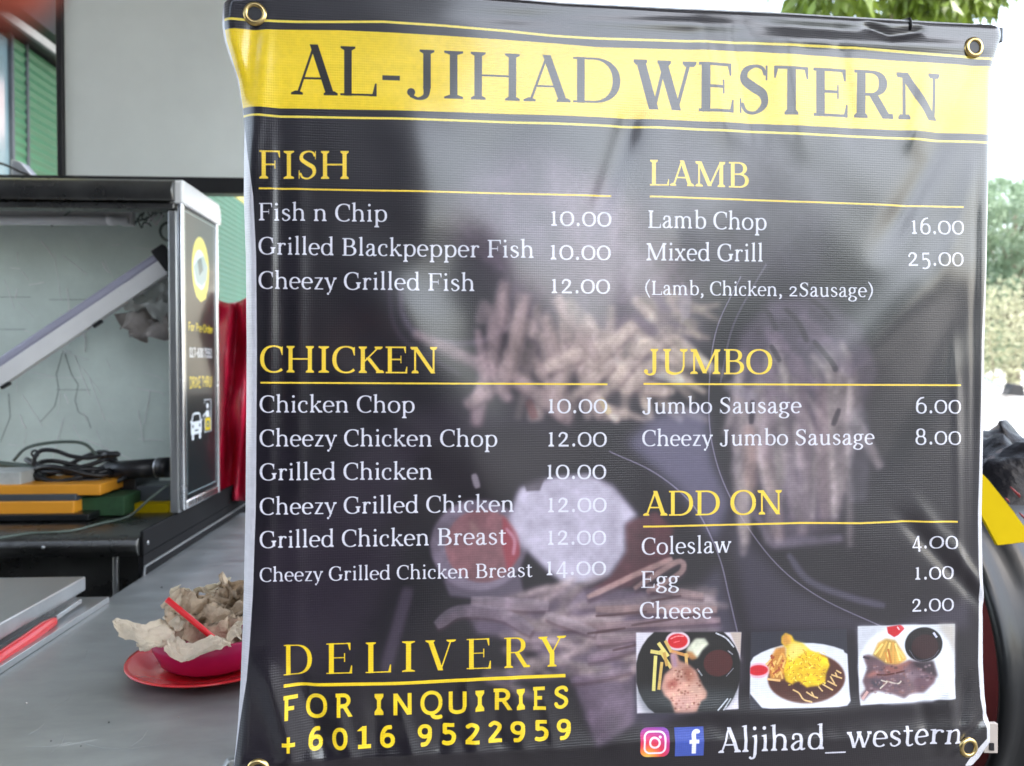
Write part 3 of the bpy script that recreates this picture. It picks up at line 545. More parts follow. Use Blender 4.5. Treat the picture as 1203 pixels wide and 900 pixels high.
# three framed dish photographs
def quad(c):
    c = [np.array(p, float) for p in c]
    return lambda P: np.array([(c[0]*(1-u)+c[1]*u)*(1-v) + (c[3]*(1-u)+c[2]*u)*v for u, v in np.asarray(P, float)])
def clipu(P): return np.clip(np.asarray(P, float), 0, 1)
def dish(corners, size, off, items):
    q = quad(corners); u = lambda P: clipu((np.asarray(P, float) - off) / size)
    for it in items:
        k = it[0]
        if k == 'p': cv.fill(q(u(it[1])), it[2], it[3] if len(it) > 3 else 1, it[4] if len(it) > 4 else 1, tx if len(it) > 5 else None)
        elif k == 'e': cv.fill(q(u(disc(*it[1], n=36))), it[2], it[3] if len(it) > 3 else 1, it[4] if len(it) > 4 else 1)
        elif k == 'c':
            P = np.array(it[1], float); P = catmull(P, 4) if len(P) > 2 else np.linspace(P[0], P[1], 4)
            for s_ in pen(P, [it[2]] * len(P)): cv.fill(q(u(s_)), it[3], it[4] if len(it) > 4 else 1, 0)
rg = random.Random(3)
D1 = [('p',[(65,105),(1070,105),(1050,840),(65,880)],(.82,.80,.84)), ('e',(565,480,510,500),(.055,.05,.055)), ('p',[(960,105),(1070,105),(1060,330),(1000,200)],(.72,.66,.62)),
  ('p',[(65,610),(400,600),(1050,660),(1050,700),(900,870),(150,870),(70,720)],(.20,.24,.26),.5,8),
  ('e',(460,185,118,92),(.86,.76,.80)),('e',(460,185,94,68),(.78,.09,.13)),('c',[(390,165),(450,140),(520,140)],14,(.95,.55,.55),.8),('c',[(420,200),(480,185)],12,(.92,.45,.48),.7),
  ('p',[(560,240),(630,160),(720,160),(760,215),(700,270),(650,350),(580,340),(540,280)],(.84,.85,.76),1,3,1),('p',[(540,280),(600,290),(650,350),(600,370),(560,340)],(.70,.46,.25),.9,3),
  ('e',(850,400,175,165),(.035,.03,.035)),('e',(850,400,140,130),(.26,.075,.075)),('c',[(820,110),(920,160),(1000,250)],16,(.85,.86,.9),.8),('c',[(940,280),(990,320)],14,(.8,.8,.85),.6),('c',[(930,530),(1000,450)],10,(.6,.6,.65),.7),('c',[(650,450),(700,520)],16,(.7,.72,.75),.7),('c',[(845,845),(950,740)],14,(.8,.82,.85),.9),('c',[(900,845),(980,740)],14,(.75,.77,.8),.8)]
D1 += [('c',[(200,280),(320,300)],36,(.84,.78,.44)),('c',[(275,200),(370,330)],36,(.86,.80,.46)),('c',[(340,180),(400,290)],30,(.80,.66,.36)),('c',[(250,320),(230,650)],34,(.86,.81,.46)),('c',[(310,380),(280,640)],30,(.80,.66,.36)),('c',[(290,270),(400,440)],34,(.84,.76,.42)),('c',[(330,290),(360,420)],30,(.76,.60,.30)),('c',[(400,280),(570,330)],30,(.80,.56,.30)),('c',[(540,300),(550,430)],30,(.82,.66,.38))]
D1 += [('p',[(390,300),(450,290),(480,370),(560,400),(640,470),(700,600),(750,680),(740,730),(680,760),(640,850),(430,855),(390,740),(330,690),(300,620),(330,500),(400,440)],(.72,.54,.48),1,3,1),('p',[(520,420),(600,460),(640,560),(580,600),(530,520)],(.52,.24,.16),.6,6),('p',[(360,570),(440,540),(470,590),(420,640),(365,630)],(.60,.26,.22),.7,5),('p',[(390,310),(440,310),(460,430),(420,430)],(.62,.50,.60),.8,3),('p',[(600,500),(740,680),(660,740),(560,650)],(.82,.68,.60),.4,6),('p',[(440,720),(620,720),(620,850),(440,850)],(.78,.60,.58),.5,8)]
D1 += [('e',(rg.uniform(400,680),rg.uniform(450,820),rg.uniform(6,14),rg.uniform(5,10)),rg.choice([(.35,.15,.10),(.88,.74,.62),(.5,.25,.2)]),.7) for _ in range(60)]
dish([(747.5,742.7),(870.6,742),(868,832.7),(748,837.8)], (1000,750), (65,100), D1)
D2 = [('p',[(80,90),(1050,90),(1050,810),(80,835)],(.15,.155,.20)), ('e',(600,560,640,345),(.84,.85,.88)), ('p',[(80,690),(200,835),(80,835)],(.15,.155,.20)),
  ('p',[(1000,90),(1055,90),(1055,330),(1020,320)],(.15,.155,.20),1,1),('e',(635,555,380,240),(.30,.145,.105),1,2),('e',(620,560,330,190),(.24,.11,.085),.5,6),
  ('e',(165,470,110,75),(.88,.68,.74)),('e',(160,468,95,50),(.76,.08,.14)),
  ('p',[(330,260),(430,240),(450,420),(420,560),(360,580),(280,560),(260,420),(290,340)],(.78,.52,.22),1,3,1)]
D2 += [('c',[(x,y),(x+rg.uniform(-60,60),y+rg.uniform(20,90))],18,rg.choice([(.86,.62,.28),(.70,.36,.15),(.90,.72,.40),(.62,.28,.12)]),.9) for x,y in [(rg.uniform(280,430),rg.uniform(300,500)) for _ in range(34)]]
D2 += [('c',[(250,555),(380,575)],22,(.90,.70,.45)),('p',[(390,150),(430,115),(490,140),(520,190),(600,220),(680,290),(780,330),(850,370),(870,440),(830,520),(820,600),(740,640),(640,650),(560,590),(500,620),(430,580),(410,480),(440,380),(440,260),(390,210)],(.90,.74,.10),1,2,1),
  ('p',[(395,150),(430,118),(490,145),(490,220),(430,240),(395,210)],(.84,.60,.24),1,2,1),('p',[(500,200),(600,220),(660,290),(600,330),(480,400),(445,330),(460,240)],(.93,.86,.50),.8,5),('p',[(560,350),(780,350),(800,560),(560,560)],(.86,.66,.06),.5,10)]
D2 += [('c',[(x,y),(x+rg.uniform(-35,35),y+rg.uniform(-30,30))],9,rg.choice([(.96,.86,.30),(.80,.56,.05),(.98,.92,.45),(.70,.46,.08)]),.8) for x,y in [(rg.uniform(450,830),rg.uniform(300,620)) for _ in range(110)]]
D2 += [('c',P,15,(.86,.72,.48)) for P in ([(500,665),(560,700),(600,760),(680,785)],[(630,690),(690,730),(740,750)],[(680,690),(700,730)],[(750,640),(790,690)],[(790,620),(890,680)],[(840,590),(930,640)],[(870,545),(910,620)],[(880,530),(985,570)],[(920,510),(940,560)],[(930,490),(980,520)])]
D2 += [('p',[(500,600),(560,590),(600,650),(560,665),(510,650)],(.20,.08,.06),.8,3),('p',[(650,650),(740,640),(730,670),(660,670)],(.22,.10,.08),.8,3)]
dish([(882,742.2),(994,739),(998.4,828.8),(880,832)], (970,740), (80,95), D2)
D3 = [('p',[(55,65),(1000,65),(995,800),(65,840)],(.80,.81,.83)),('p',[(60,85),(330,80),(150,220),(80,420)],(.74,.75,.79),.8,8),('e',(540,470,480,400),(.88,.90,.93),1,4),('p',[(830,70),(1000,70),(995,420),(940,240)],(.72,.69,.66),.9,6),
  ('p',[(340,90),(470,75),(510,110),(450,170),(410,190),(350,150)],(.74,.07,.12)),('e',(470,105,30,25),(.82,.25,.28)),('c',[(440,90),(460,120)],12,(.95,.85,.88),.9),
  ('p',[(250,240),(330,200),(420,220),(520,370),(540,410),(440,470),(330,460),(200,360)],(.80,.62,.28),1,3,1)]
D3 += [('c',[(x0,y0),(x1,y1)],20,c) for x0,y0,x1,y1,c in ((300,250,220,350,(.90,.80,.46)),(340,230,270,380,(.86,.70,.34)),(370,240,330,430,(.92,.80,.44)),(400,240,400,440,(.84,.62,.28)),(420,250,470,420,(.92,.82,.50)),(350,300,380,440,(.72,.44,.16)),(440,300,510,400,(.90,.78,.44)),(320,330,350,430,(.80,.55,.22)))]
D3 += [('p',[(110,360),(160,350),(240,380),(330,440),(440,470),(560,420),(660,440),(790,440),(820,560),(800,640),(700,740),(560,750),(500,780),(400,740),(250,700),(170,720),(100,785),(70,740),(130,680),(100,600),(150,480),(120,400)],(.40,.30,.33),1,3,1),
  ('p',[(600,440),(790,430),(830,590),(760,560),(650,500)],(.20,.17,.20),.9,4),('p',[(180,590),(300,600),(280,670),(190,660)],(.22,.20,.25),.9,4),('p',[(300,470),(500,440),(600,430),(480,520),(330,560)],(.56,.34,.30),.8,4),('p',[(130,560),(200,510),(300,520),(180,570)],(.68,.42,.38),.8,4),('p',[(530,560),(640,500),(740,590),(720,680),(600,640)],(.52,.44,.48),.8,6),('e',(680,640,70,50),(.42,.31,.35),.8,3)]
D3 += [('c',[(110,370),(170,390)],22,(.22,.17,.22)),('c',[(240,545),(340,550),(520,520)],14,(.30,.12,.11)),('c',[(270,680),(340,620)],14,(.80,.76,.70)),('c',[(330,610),(440,640),(480,615)],14,(.80,.76,.70)),('c',[(280,600),(340,620)],12,(.80,.76,.70)),('c',[(90,770),(150,700)],26,(.76,.60,.58))]
D3 += [('e',(rg.uniform(150,780),rg.uniform(460,730),rg.uniform(7,20),rg.uniform(5,12)),rg.choice([(.24,.16,.18),(.66,.56,.58),(.52,.36,.34),(.34,.28,.33)]),.65) for _ in range(90)]
D3 += [('e',(697,270,182,168),(.05,.045,.06)),('e',(710,290,130,120),(.17,.055,.075)),('c',[(560,320),(640,420),(780,400),(845,325)],9,(.4,.38,.45),.7),('c',[(790,155),(825,205)],22,(.85,.85,.95),.9),('c',[(525,365),(575,410)],12,(.85,.85,.85),.9)]
dish([(1007.3,735.4),(1122.2,733),(1121.3,822.8),(1008,827.7)], (940,750), (58,75), D3)
# two social-network badges
def rrect(x0, x1, y0, y1, r, sh=0.0, n=6):
    P = []
    for cx, cy, a0 in ((x1-r,y0+r,-90),(x1-r,y1-r,0),(x0+r,y1-r,90),(x0+r,y0+r,180)):
        for k in range(n): a = R(a0 + 90*k/(n-1)); P.append((cx + r*math.cos(a), cy + r*math.sin(a)))
    return np.array([(x, y - sh*(x-x0)) for x, y in P])
r_ = cv.mask([rrect(751,785,854,888.5,8,.04)])
m_, a0, a1, b0, b1 = r_; uu = np.linspace(0,1,a1-a0)[None,:]; vv = np.linspace(0,1,b1-b0)[:,None]   # vv up
rad = np.sqrt((uu-.28)**2 + (vv-.02)**2); stops = np.array([0,.25,.5,.75,1.1]); cs = np.array([(.98,.82,.35),(.97,.55,.22),(.86,.20,.32),(.75,.18,.50),(.45,.28,.70)])
gr = np.stack([np.interp(rad, stops, cs[:,k]) for k in range(3)], -1)
cv.px[b0:b1, a0:a1] = cv.px[b0:b1, a0:a1]*(1-m_[...,None]) + gr*m_[...,None]
def ring(P, t, col): P = list(P) + [P[0], P[1]]; cv.fill(pen(np.array(P), [t]*len(P)), col)
ring(rrect(756,780,858.6,883.6,6.5,.04), 2.3, (.95,.88,.92)); ring(disc(767.8,870.6,5.6,5.8,20), 2.5, (.95,.88,.92)); cv.fill(disc(774.2,863.8,1.7), (.95,.88,.92))
cv.fill([(791,853.2),(825.2,852),(825.2,886),(791.5,887)], (.235,.32,.66))
cv.fill(pen(catmull([(813.6,883.5),(813.5,865),(813.8,860),(816,857.6),(819,857.6)]), [5]*29, True) + [np.array([(808,867),(819.6,866.4),(819.4,871),(808,871.6)])], (.90,.90,.97))
# unprinted white edges and the cut border
LB = [(-8,262),(6,259.5),(20,258.5),(33,260),(45,262),(70,270),(90,277),(125,283),(150,285),(230,284.5),(300,287),(400,288),(500,287.5),(600,286.5),(700,284.5),(800,281),(850,278),(912,273)]
LP = [(-8,262),(6,262),(30,262.5),(45,265),(70,272.5),(90,279),(125,283.5),(142,284.5),(170,289),(230,297.5),(300,301),(400,302),(500,301.5),(600,300.5),(700,297),(760,293),(800,289.5),(850,281),(912,273)]
RB = [(20,1170),(30,1177),(42,1178),(60,1172),(82,1166),(160,1164),(300,1161),(400,1158.5),(500,1157),(600,1155.5),(690,1156.6),(708,1157.6),(720,1157),(780,1156.5),(820,1158),(850,1161),(872,1163),(890,1152),(912,1132)]
RP = [(20,1190),(60,1185),(84,1165.5),(160,1162.5),(300,1159),(400,1154),(500,1152),(600,1149.5),(690,1150),(708,1151.5),(720,1150.5),(780,1149),(820,1151),(850,1155.5),(866,1157),(880,1146),(895,1135),(912,1124)]
TP = [(250,-3),(270,-7),(330,-10),(420,-12),(560,-7),(660,1.5),(800,8.5),(900,12.5),(1000,18),(1100,23.5),(1150,26),(1180,28)]
BP = [(260,903),(400,905),(700,905),(900,903),(1100,900),(1180,898)]
lb = lambda y: np.interp(y, [a for a,_ in LB], [b for _,b in LB]); rb = lambda y: np.interp(y, [a for a,_ in RB], [b for _,b in RB])
tp = lambda x: np.interp(x, [a for a,_ in TP], [b for _,b in TP]); bt = lambda x: np.interp(x, [a for a,_ in BP], [b for _,b in BP])
cv.fill(np.array([(200,-40)] + [(b,a) for a,b in LP] + [(200,930)], float), (.78,.78,.81))
cv.fill(np.array([(1203,84)] + [(b,a) for a,b in RP[2:]] + [(1203,930)], float), (.80,.80,.82))
cv.fill(np.array([(x, y + (3.4 if x > 500 else 0)) for x, y in TP[:-2]] + [(1150,28.5),(1150,-40),(250,-40)], float), (.78,.79,.80))
cv.px *= (0.97 + 0.06 * N3)[..., None]
NG = 330
def seg(px, py, a, b, wd, amp, soft=.5):
    ax, ay = a; bx, by = b; dx, dy = bx-ax, by-ay; L2 = dx*dx + dy*dy; t = ((px-ax)*dx + (py-ay)*dy) / L2; L = math.sqrt(L2)
    d = ((px-ax)*dy - (py-ay)*dx) / L; e = np.clip(np.minimum(t, 1-t) / soft + .5, 0, 1); e = e*e*(3-2*e)
    return amp * e * np.exp(-(d/wd)**2)
uu, vv = np.meshgrid(np.linspace(0,1,NG), np.linspace(0,1,NG)); 
Y_ = -12 + vv * 918; X_ = None
for _ in range(3):
    l_ = lb(Y_); r__ = rb(Y_); X_ = l_ + (r__ - l_) * uu; Y_ = tp(X_) + (bt(X_) - tp(X_)) * vv
def folds(x, y):
    mm = 0.001; D = np.zeros_like(x)
    A = [((318,150),(316,720),7,.7),((330,150),(334,500),9,-.5),((352,190),(348,740),10,.7),((300,20),(287,150),11,-2.0),((312,30),(300,200),9,1.2),
         ((440,330),(600,590),46,3.2),((520,200),(700,440),60,2.5),((380,420),(520,540),22,1.0),((600,150),(520,330),50,-2.0),
         ((1118,150),(1040,285),15,-2.4),((1150,180),(1110,310),12,1.4),((1120,300),(960,470),34,3.0),((1140,360),(1020,560),26,-1.8),
         ((1122,420),(1127,660),4,.8),((1134,430),(1136,700),5,-.8),((1147,240),(1143,640),5,-1.3),((1062,610),(1158,712),9,-2.2),((1076,590),(1150,690),9,1.2),
         ((1120,640),(1170,722),6,1.5),((660,24),(870,32),7,1.3),((560,20),(760,26),9,-1.0),((1015,30),(1046,42),5,-2.4),((1046,42),(1082,36),5,-2.4),((880,46),(1150,56),7,1.2),((900,30),(1010,36),5,-.9),
         ((820,30),(850,160),13,1.2),((860,30),(884,160),10,-1.0),((925,36),(940,170),14,1.0),((985,40),(1000,160),10,-.9),((1092,84),(1072,170),12,1.8),((1150,60),(1100,160),10,-1.5),((470,120),(500,300),34,1.2),((742,130),(700,260),15,-1.6),((775,120),(790,300),26,1.2),
         ((348,790),(386,888),13,-3.4),((312,785),(345,895),13,3.4),((396,830),(410,890),9,1.7),((470,835),(486,890),8,1.5),((440,820),(444,888),9,-1.3),((548,810),(560,884),9,1.8),((520,830),(516,884),8,-1.2),((600,800),(618,880),9,1.5),((640,820),(652,878),7,1.2),((580,820),(588,880),7,-1.0),
         ((690,780),(720,872),22,2.2),((760,830),(980,842),13,2.0),((930,834),(1110,826),11,1.6),((1070,775),(1095,880),9,-2.0),((1110,790),(1120,880),10,2.4),((1135,800),(1118,880),7,-2.0),((1128,870),(1160,838),5,-2.5),((1120,885),(1150,852),4,1.5),((830,845),(860,862),10,-1.0),
         ((740,160),(752,900),18,-.9),((650,600),(700,880),30,-1.4)]
    for a, b, wd, am in A: D += seg(x, y, a, b, wd, am * mm * 1.35)
    sx = np.interp(x, [270,345,400,480,570,680,740,850,1000,1130], [898,893,889,885,881,876,869,868,866,852]); k = np.clip((y - sx) / 10, -6, 3)
    k2 = np.clip((y - sx) / 17, -6, 2); D += mm * np.where(k2 < 0, 5.6 * np.exp(k2 * .8), 5.6 - 2.2 * k2)                     # doubled hem pulls in under the weld line
    D += mm * .34 * np.sin(x / 5.1 + 2*np.sin(x/31)) * np.exp(-((y - sx + 6) / 9)**2)
    D += mm * (.5*np.sin(x/71+1.3)*np.sin(y/93+.4) + .25*np.sin(x/23+y/39) * np.sin(y/57) + .16*np.sin((x*.7-y)/17)*np.sin(x/45+1))
    D += mm * 5.0 * np.sin(np.clip((x-285)/870,0,1)*math.pi) * np.clip((900-y)/900,0,1)*.5
    dl = np.clip(1 - (x - lb(y)) / 15, 0, 1); D -= mm * 9.0 * dl**2
    dr = np.clip(1 - (rb(y) - x) / 7, 0, 1); D -= mm * 3.0 * dr**2
    dt = np.clip(1 - (y - tp(x)) / 7, 0, 1); D -= mm * 5.0 * dt**2
    return D
SZ = px_sz(np.stack([X_.ravel(), Y_.ravel()], 1)); DD = folds(X_.ravel(), Y_.ravel())
P3 = np.array(BA)[None] + SZ[:, :1] * np.array(BE)[None] + DD[:, None] * np.array(BN)[None]; P3[:, 2] += SZ[:, 1]
bpos = Vector((P3[:,0].mean(), P3[:,1].mean(), float(P3[:,2].min())))
banner = thing('menu_banner', 'black and yellow printed vinyl menu banner with prices hanging over the counter', 'banner', bpos)
# printed vinyl
mv = bpy.data.materials.new('printed_vinyl'); mv.use_nodes = True; t = mv.node_tree; b = t.nodes['Principled BSDF']
it = t.nodes.new('ShaderNodeTexImage'); it.image = cv.image('menu_print'); it.extension = 'EXTEND'; it.interpolation = 'Cubic'
uvn = t.nodes.new('ShaderNodeUVMap'); t.links.new(uvn.outputs[0], it.inputs[0]); t.links.new(it.outputs[0], b.inputs['Base Color'])
b.inputs['Roughness'].default_value = 0.34; b.inputs['Specular IOR Level'].default_value = 0.45
b.inputs['Coat Weight'].default_value = 1.0; b.inputs['Coat Roughness'].default_value = 0.17; b.inputs['Coat IOR'].default_value = 1.65
def wave(sc, ax, dist):
    mp = t.nodes.new('ShaderNodeMapping'); mp.inputs['Scale'].default_value = (1, 1, 1); t.links.new(uvn.outputs[0], mp.inputs[0])
    wv = t.nodes.new('ShaderNodeTexWave'); wv.bands_direction = ax; wv.inputs['Scale'].default_value = sc; wv.inputs['Distortion'].default_value = dist; wv.inputs['Detail'].default_value = 2; wv.inputs['Detail Scale'].default_value = 1.5
    t.links.new(mp.outputs[0], wv.inputs[0]); return wv.outputs['Fac']
wa, wb = wave(112, 'Y', 1.6), wave(128, 'X', 1.6)
ad = t.nodes.new('ShaderNodeMath'); ad.operation = 'MULTIPLY_ADD'; ad.inputs[1].default_value = 0.45; t.links.new(wb, ad.inputs[0]); t.links.new(wa, ad.inputs[2])
ns = t.nodes.new('ShaderNodeTexNoise'); ns.inputs['Scale'].default_value = 7; ns.inputs['Detail'].default_value = 3; t.links.new(uvn.outputs[0], ns.inputs[0])
mu = t.nodes.new('ShaderNodeMath'); mu.operation = 'MULTIPLY'; t.links.new(ad.outputs[0], mu.inputs[0]); t.links.new(ns.outputs[0], mu.inputs[1])
bp = t.nodes.new('ShaderNodeBump'); bp.inputs['Strength'].default_value = 0.5; bp.inputs['Distance'].default_value = 0.0006
t.links.new(mu.outputs[0], bp.inputs['Height']); t.links.new(bp.outputs[0], b.inputs['Normal'])
n4 = t.nodes.new('ShaderNodeTexNoise'); n4.inputs['Scale'].default_value = 5; n4.inputs['Detail'].default_value = 6; t.links.new(uvn.outputs[0], n4.inputs[0])
mr = t.nodes.new('ShaderNodeMapRange'); mr.inputs['From Min'].default_value = .3; mr.inputs['From Max'].default_value = .7; mr.inputs['To Min'].default_value = .27; mr.inputs['To Max'].default_value = .42
t.links.new(n4.outputs[0], mr.inputs[0]); t.links.new(mr.outputs[0], b.inputs['Roughness'])
tr = t.nodes.new('ShaderNodeBsdfTranslucent'); mx = t.nodes.new('ShaderNodeMixShader'); mx.inputs[0].default_value = 0.10
t.links.new(it.outputs[0], tr.inputs[0]); t.links.new(b.outputs[0], mx.inputs[1]); t.links.new(tr.outputs[0], mx.inputs[2]); t.links.new(mx.outputs[0], t.nodes['Material Output'].inputs[0])
sb = MB(); sb.grid(P3.tolist(), NG, NG); sheet = sb.build('sheet', mv, banner, smooth=True, fix=False)
uvl = sheet.data.uv_layers.new(name='UVMap'); li = np.empty(len(sheet.data.loops), np.int32); sheet.data.loops.foreach_get('vertex_index', li)
UV = ((SZ - (S0, Z0)) * KT / (BW, BH)).astype(np.float32); uvl.data.foreach_set('uv', UV[li].ravel())
def on_banner(x, y, off=0.0):
    s_, z_ = px_sz([(x, y)])[0]; d = float(folds(np.array([float(x)]), np.array([float(y)]))[0]) + off
    return Vector(BA) + BE * float(s_) + Vector((0, 0, float(z_))) + BN * d
for ex, ey in ((299.5, 16), (1143.5, 56), (1135, 876.5), (304, 902)):
    c = on_banner(ex, ey); k = (c.y / 0.87); p = MB()
    ro, ri = 0.0128, 0.0072
    p.lathe([(ri,-.0035),(ri,.0012),(ri+.0009,.0026),(ro-.0026,.0028),(ro-.0006,.0014),(ro,-.0004)], 40, axis='y')
    o = p.build('eyelet', M['brass'], None, smooth=True); o.location = c + BN * .0006; o.rotation_euler = (0, 0, TH)
    o.parent = banner; o.matrix_parent_inverse = Matrix.Translation(bpos).inverted()
    h = MB(); h.lathe([(0.00001,.0007),(ri+.0004,.0007),(ri+.0004,-.0002)], 32, axis='y'); ho = h.build('eyelet_hole', M['blackplastic'], None); ho.parent = o
ct = MB(); a = on_banner(1069, 22, .004); b_ = on_banner(1070, 34, .001); ct.tube([a + Vector((0,.02,.006)), a, (a+b_)/2 + BN*.002, b_, b_ + Vector((0,.01,0))], .0016, 8); tag(ct.build('cable_tie', M['blackplastic'], smooth=True), 'small black cable tie over the top edge of the banner near its right end', 'cable tie')
# rack the banner hangs on: square tube behind the top edge and two uprights behind the sheet
rack = thing('banner_rack', 'thin silver rack behind the banner, its rail end showing at the top right corner', 'rack', (0.2, 0.98, 0.85))
ra = on_banner(262, 2) - BN * .022; rb_ = on_banner(1187, 34) - BN * .022; rm = on_banner(720, 14) - BN * .022
q = MB(); q.bar(ra, rb_, .016, .016); q.build('rail', M['silver'], rack, bevel=.001)
q = MB(); q.box(-.004,.004,-.009,.009,-.009,.009); o = q.build('end_cap', M['slate'], rack, bevel=.001); o.matrix_parent_inverse = Matrix.Identity(4); o.location = rb_ - rack.location; o.rotation_euler = (0,0,TH)
for fx in (340, 1085):
    pt = on_banner(fx, 30) - BN * .035; q = MB(); q.bar((pt.x, pt.y, .862), (pt.x, pt.y, pt.z + .01), .014, .014, up=(0,1,0)); q.build('upright', M['silver'], rack, bevel=.001)
    q = MB(); q.box(pt.x-.05, pt.x+.05, pt.y-.03, pt.y+.06, .8505, .862); q.build('foot', M['silver'], rack, bevel=.001)
# ------------------------------------------------------------------ ground and unseen stall canopy
g = MB(); g.box(-600, 600, -600, 600, -.2, 0); tag(g.build('ground', M['concrete']), kind='structure')
g = MB(); g.box(-12, 14.0, -19, 6.15, .004, .008); tag(g.build('added_dark_paving', M['asphalt']), kind='structure')  # unseen dark ground, widened to darken what the banner reflects
g = MB(); g.box(-30, 40, 6.2, 11.5, .004, .008); tag(g.build('road', M['concrete']), kind='structure')
CZ = .85
g = MB(); g.box(-3.2, 2.0, -.55, 2.62, 2.86, 2.90); tag(g.build('unseen_shade_canopy', M['canopy']), kind='structure')  # out of view, sized to shade the stall, white to bounce light
# counter
ct = thing('serving_counter', 'long scratched grey stainless steel serving counter running back past the cabinet', 'counter', (0, 1.2, 0))
g = MB(); g.prism([(-.727,.40,.81),(-.285,.40,.81),(-.285,.955,.81),(.56,1.03,.81),(.56,2.57,.81),(-.727,2.57,.81)], (0,0,.04)); g.build('countertop', M['counter'], ct, bevel=.004)
g = MB(); g.prism([(-.70,.46,.10),(-.33,.46,.10),(-.33,1.02,.10),(.52,1.08,.10),(.52,2.52,.10),(-.70,2.52,.10)], (0,0,.708)); g.build('cabinet_body', M['dark_steel'], ct)
for x_, y_ in ((-.65,.55),(-.4,.55),(.45,1.15),(-.65,2.45),(.45,2.45)):
    g = MB(); g.box(x_-.03,x_+.03,y_-.03,y_+.03,.0,.10); g.build('leg', M['silver'], ct)
rc = random.Random(8)
for k_ in range(7):
    x_, y_ = [(128,848),(31,826),(95,876),(210,842),(60,870),(240,650),(190,690)][k_]; p = at(x_, y_, Z=CZ+.001); g = MB(); r_c = rc.uniform(.0008,.0018)
    g.lathe([(.0001,0),(r_c,0),(r_c*.8,r_c*.6),(.0001,r_c)], 7, (p.x,p.y,CZ+.0003)); o = g.build('crumb', M['brownpaper' if k_ % 2 else 'blackplastic'], smooth=True)
    tag(o, ['dark crumb on the counter in front of the plate','tiny crumb on the counter near the steel ledge','crumb on the counter towards the bottom edge of the photo','crumb just below the rim of the red plate','small crumb on the counter at the lower left','crumb on the counter far back beside the banner edge','crumb on the counter behind the left tissue'][k_], 'crumb', 'crumbs on the counter')
g = MB()
for _ in range(16):
    x_, y_ = rc.uniform(10,260), rc.uniform(720,895); p = at(x_, y_, Z=CZ+.0004)
    if (p - Vector((-.395,1.249,CZ))).length < .16 or p.x < -.70: continue
    a_ = rc.uniform(-.6,.6) + rc.choice([0,1.4]); L_ = rc.uniform(.02,.12); g.tube([p, p + Vector((math.cos(a_)*L_*.5, math.sin(a_)*L_*.5, 0)), p + Vector((math.cos(a_+.2)*L_, math.sin(a_+.2)*L_, 0))], .00016, 4)
g.build('scratches', M['polished'], ct)['kind'] = 'stuff'
# ------------------------------------------------------------------ glass display cabinet
XS = -.724; ZT, ZB = CAM_Z + .459, CAM_Z - .378; YF, YB = 2.005, 2.335; XL = -1.72
dc = thing('display_cabinet', 'stainless display cabinet cluttered with cables and boards, a lit-style sign on its side', 'cabinet', (-1.2, 2.1, CZ))
dc['label'] = 'stainless steel display cabinet cluttered with cables, with a narrow sign panel on its side'
g = MB()
zt0 = CAM_Z + .40
pr = [(YF-.016, zt0+.004),(YF-.022, zt0+.030),(YF-.016, ZT-.008),(YF, ZT),(YF+.05, ZT),(YF+.05, zt0+.004)]
XP = -.716
g.prism([(XL,y,z) for y,z in pr], (XP-XL-.002,0,0)); g.build('top_rail', M['dark_steel'], dc, bevel=.004)
g = MB(); g.box(XL, XP-.004, YF-.004, YF+.045, CAM_Z+.386, zt0+.002); g.build('rail_lip', M['dark_steel'], dc, bevel=.004)
g = MB(); g.box(XP-.021, XP, YF-.001, YF+.03, ZB+.012, CAM_Z+.384); g.build('corner_post', M['steel'], dc, bevel=.003)
g = MB(); g.box(XP-.021, XP, YB-.03, YB, ZB+.012, ZT-.003); g.build('corner_post', M['steel'], dc, bevel=.003)
g = MB(); g.box(XL, XP-.004, YF+.05, YB, ZT-.006, ZT); g.build('top_panel', M['dark_steel'], dc)
g = MB(); g.box(XL, XP-.022, YB-.012, YB-.006, ZB+.012, ZT-.008); bg_ = g.build('back_glass', M['frost'], dc)
# base shelf
g = MB(); YL = 1.798
pr = [(YL,ZB-.046),(YL-.010,ZB-.034),(YL-.012,ZB-.020),(YL-.006,ZB-.006),(YL+.008,ZB),(YB,ZB),(YB,ZB-.046)]
g.prism([(XL,y,z) for y,z in pr], (XS-XL-.006,0,0)); g.build('shelf', M['dark_steel'], dc, bevel=.003)
g = MB(); g.box(XL, XS-.012, YL+.05, YB, .10, ZB-.047); g.build('base_panel', M['dark_steel'], dc)
for xx in (-.80, -1.15, -1.5):
    g = MB(); g.box(xx-.006, xx+.006, YL+.040, YL+.049, .12, ZB-.048); g.build('trim_strip', M['steel'], dc, bevel=.002)
g = MB(); g.box(XS-.006, XS+.002, YL+.004, YB+.32, ZB-.045, ZB+.010); g.build('side_rail', M['matte_black'], dc, bevel=.002)
g = MB(); g.bar((XS+.004, YL+.006, ZB-.070), (XS+.004, YB+.36, ZB-.070), .003, .004); g.bar((XS+.004, YL+.006, ZB-.070),(XS+.004, YL-.004, ZB-.105),.003,.004); g.build('drip_edge', M['steel'], dc)
g = MB(); g.box(XS-.011, XS+.001, YL+.006, YB+.34, .10, ZB-.046); g.build('side_panel', M['matte_black'], dc)
g = MB(); g.lathe([(0,.0),(.005,.0),(.005,-.002),(.003,-.004),(0,-.0045)], 16, (XS+.0025,YL+.03,ZB-.022), 'x'); g.build('rivet', M['steel'], dc, smooth=True)
g = MB(); g.lathe([(.0001,-.003),(.003,-.0015),(.004,.002),(.0001,.004)], 16, (-.93,YL-.012,ZB-.02), 'y'); g.build('dent_rivet', M['steel'], dc, smooth=True)
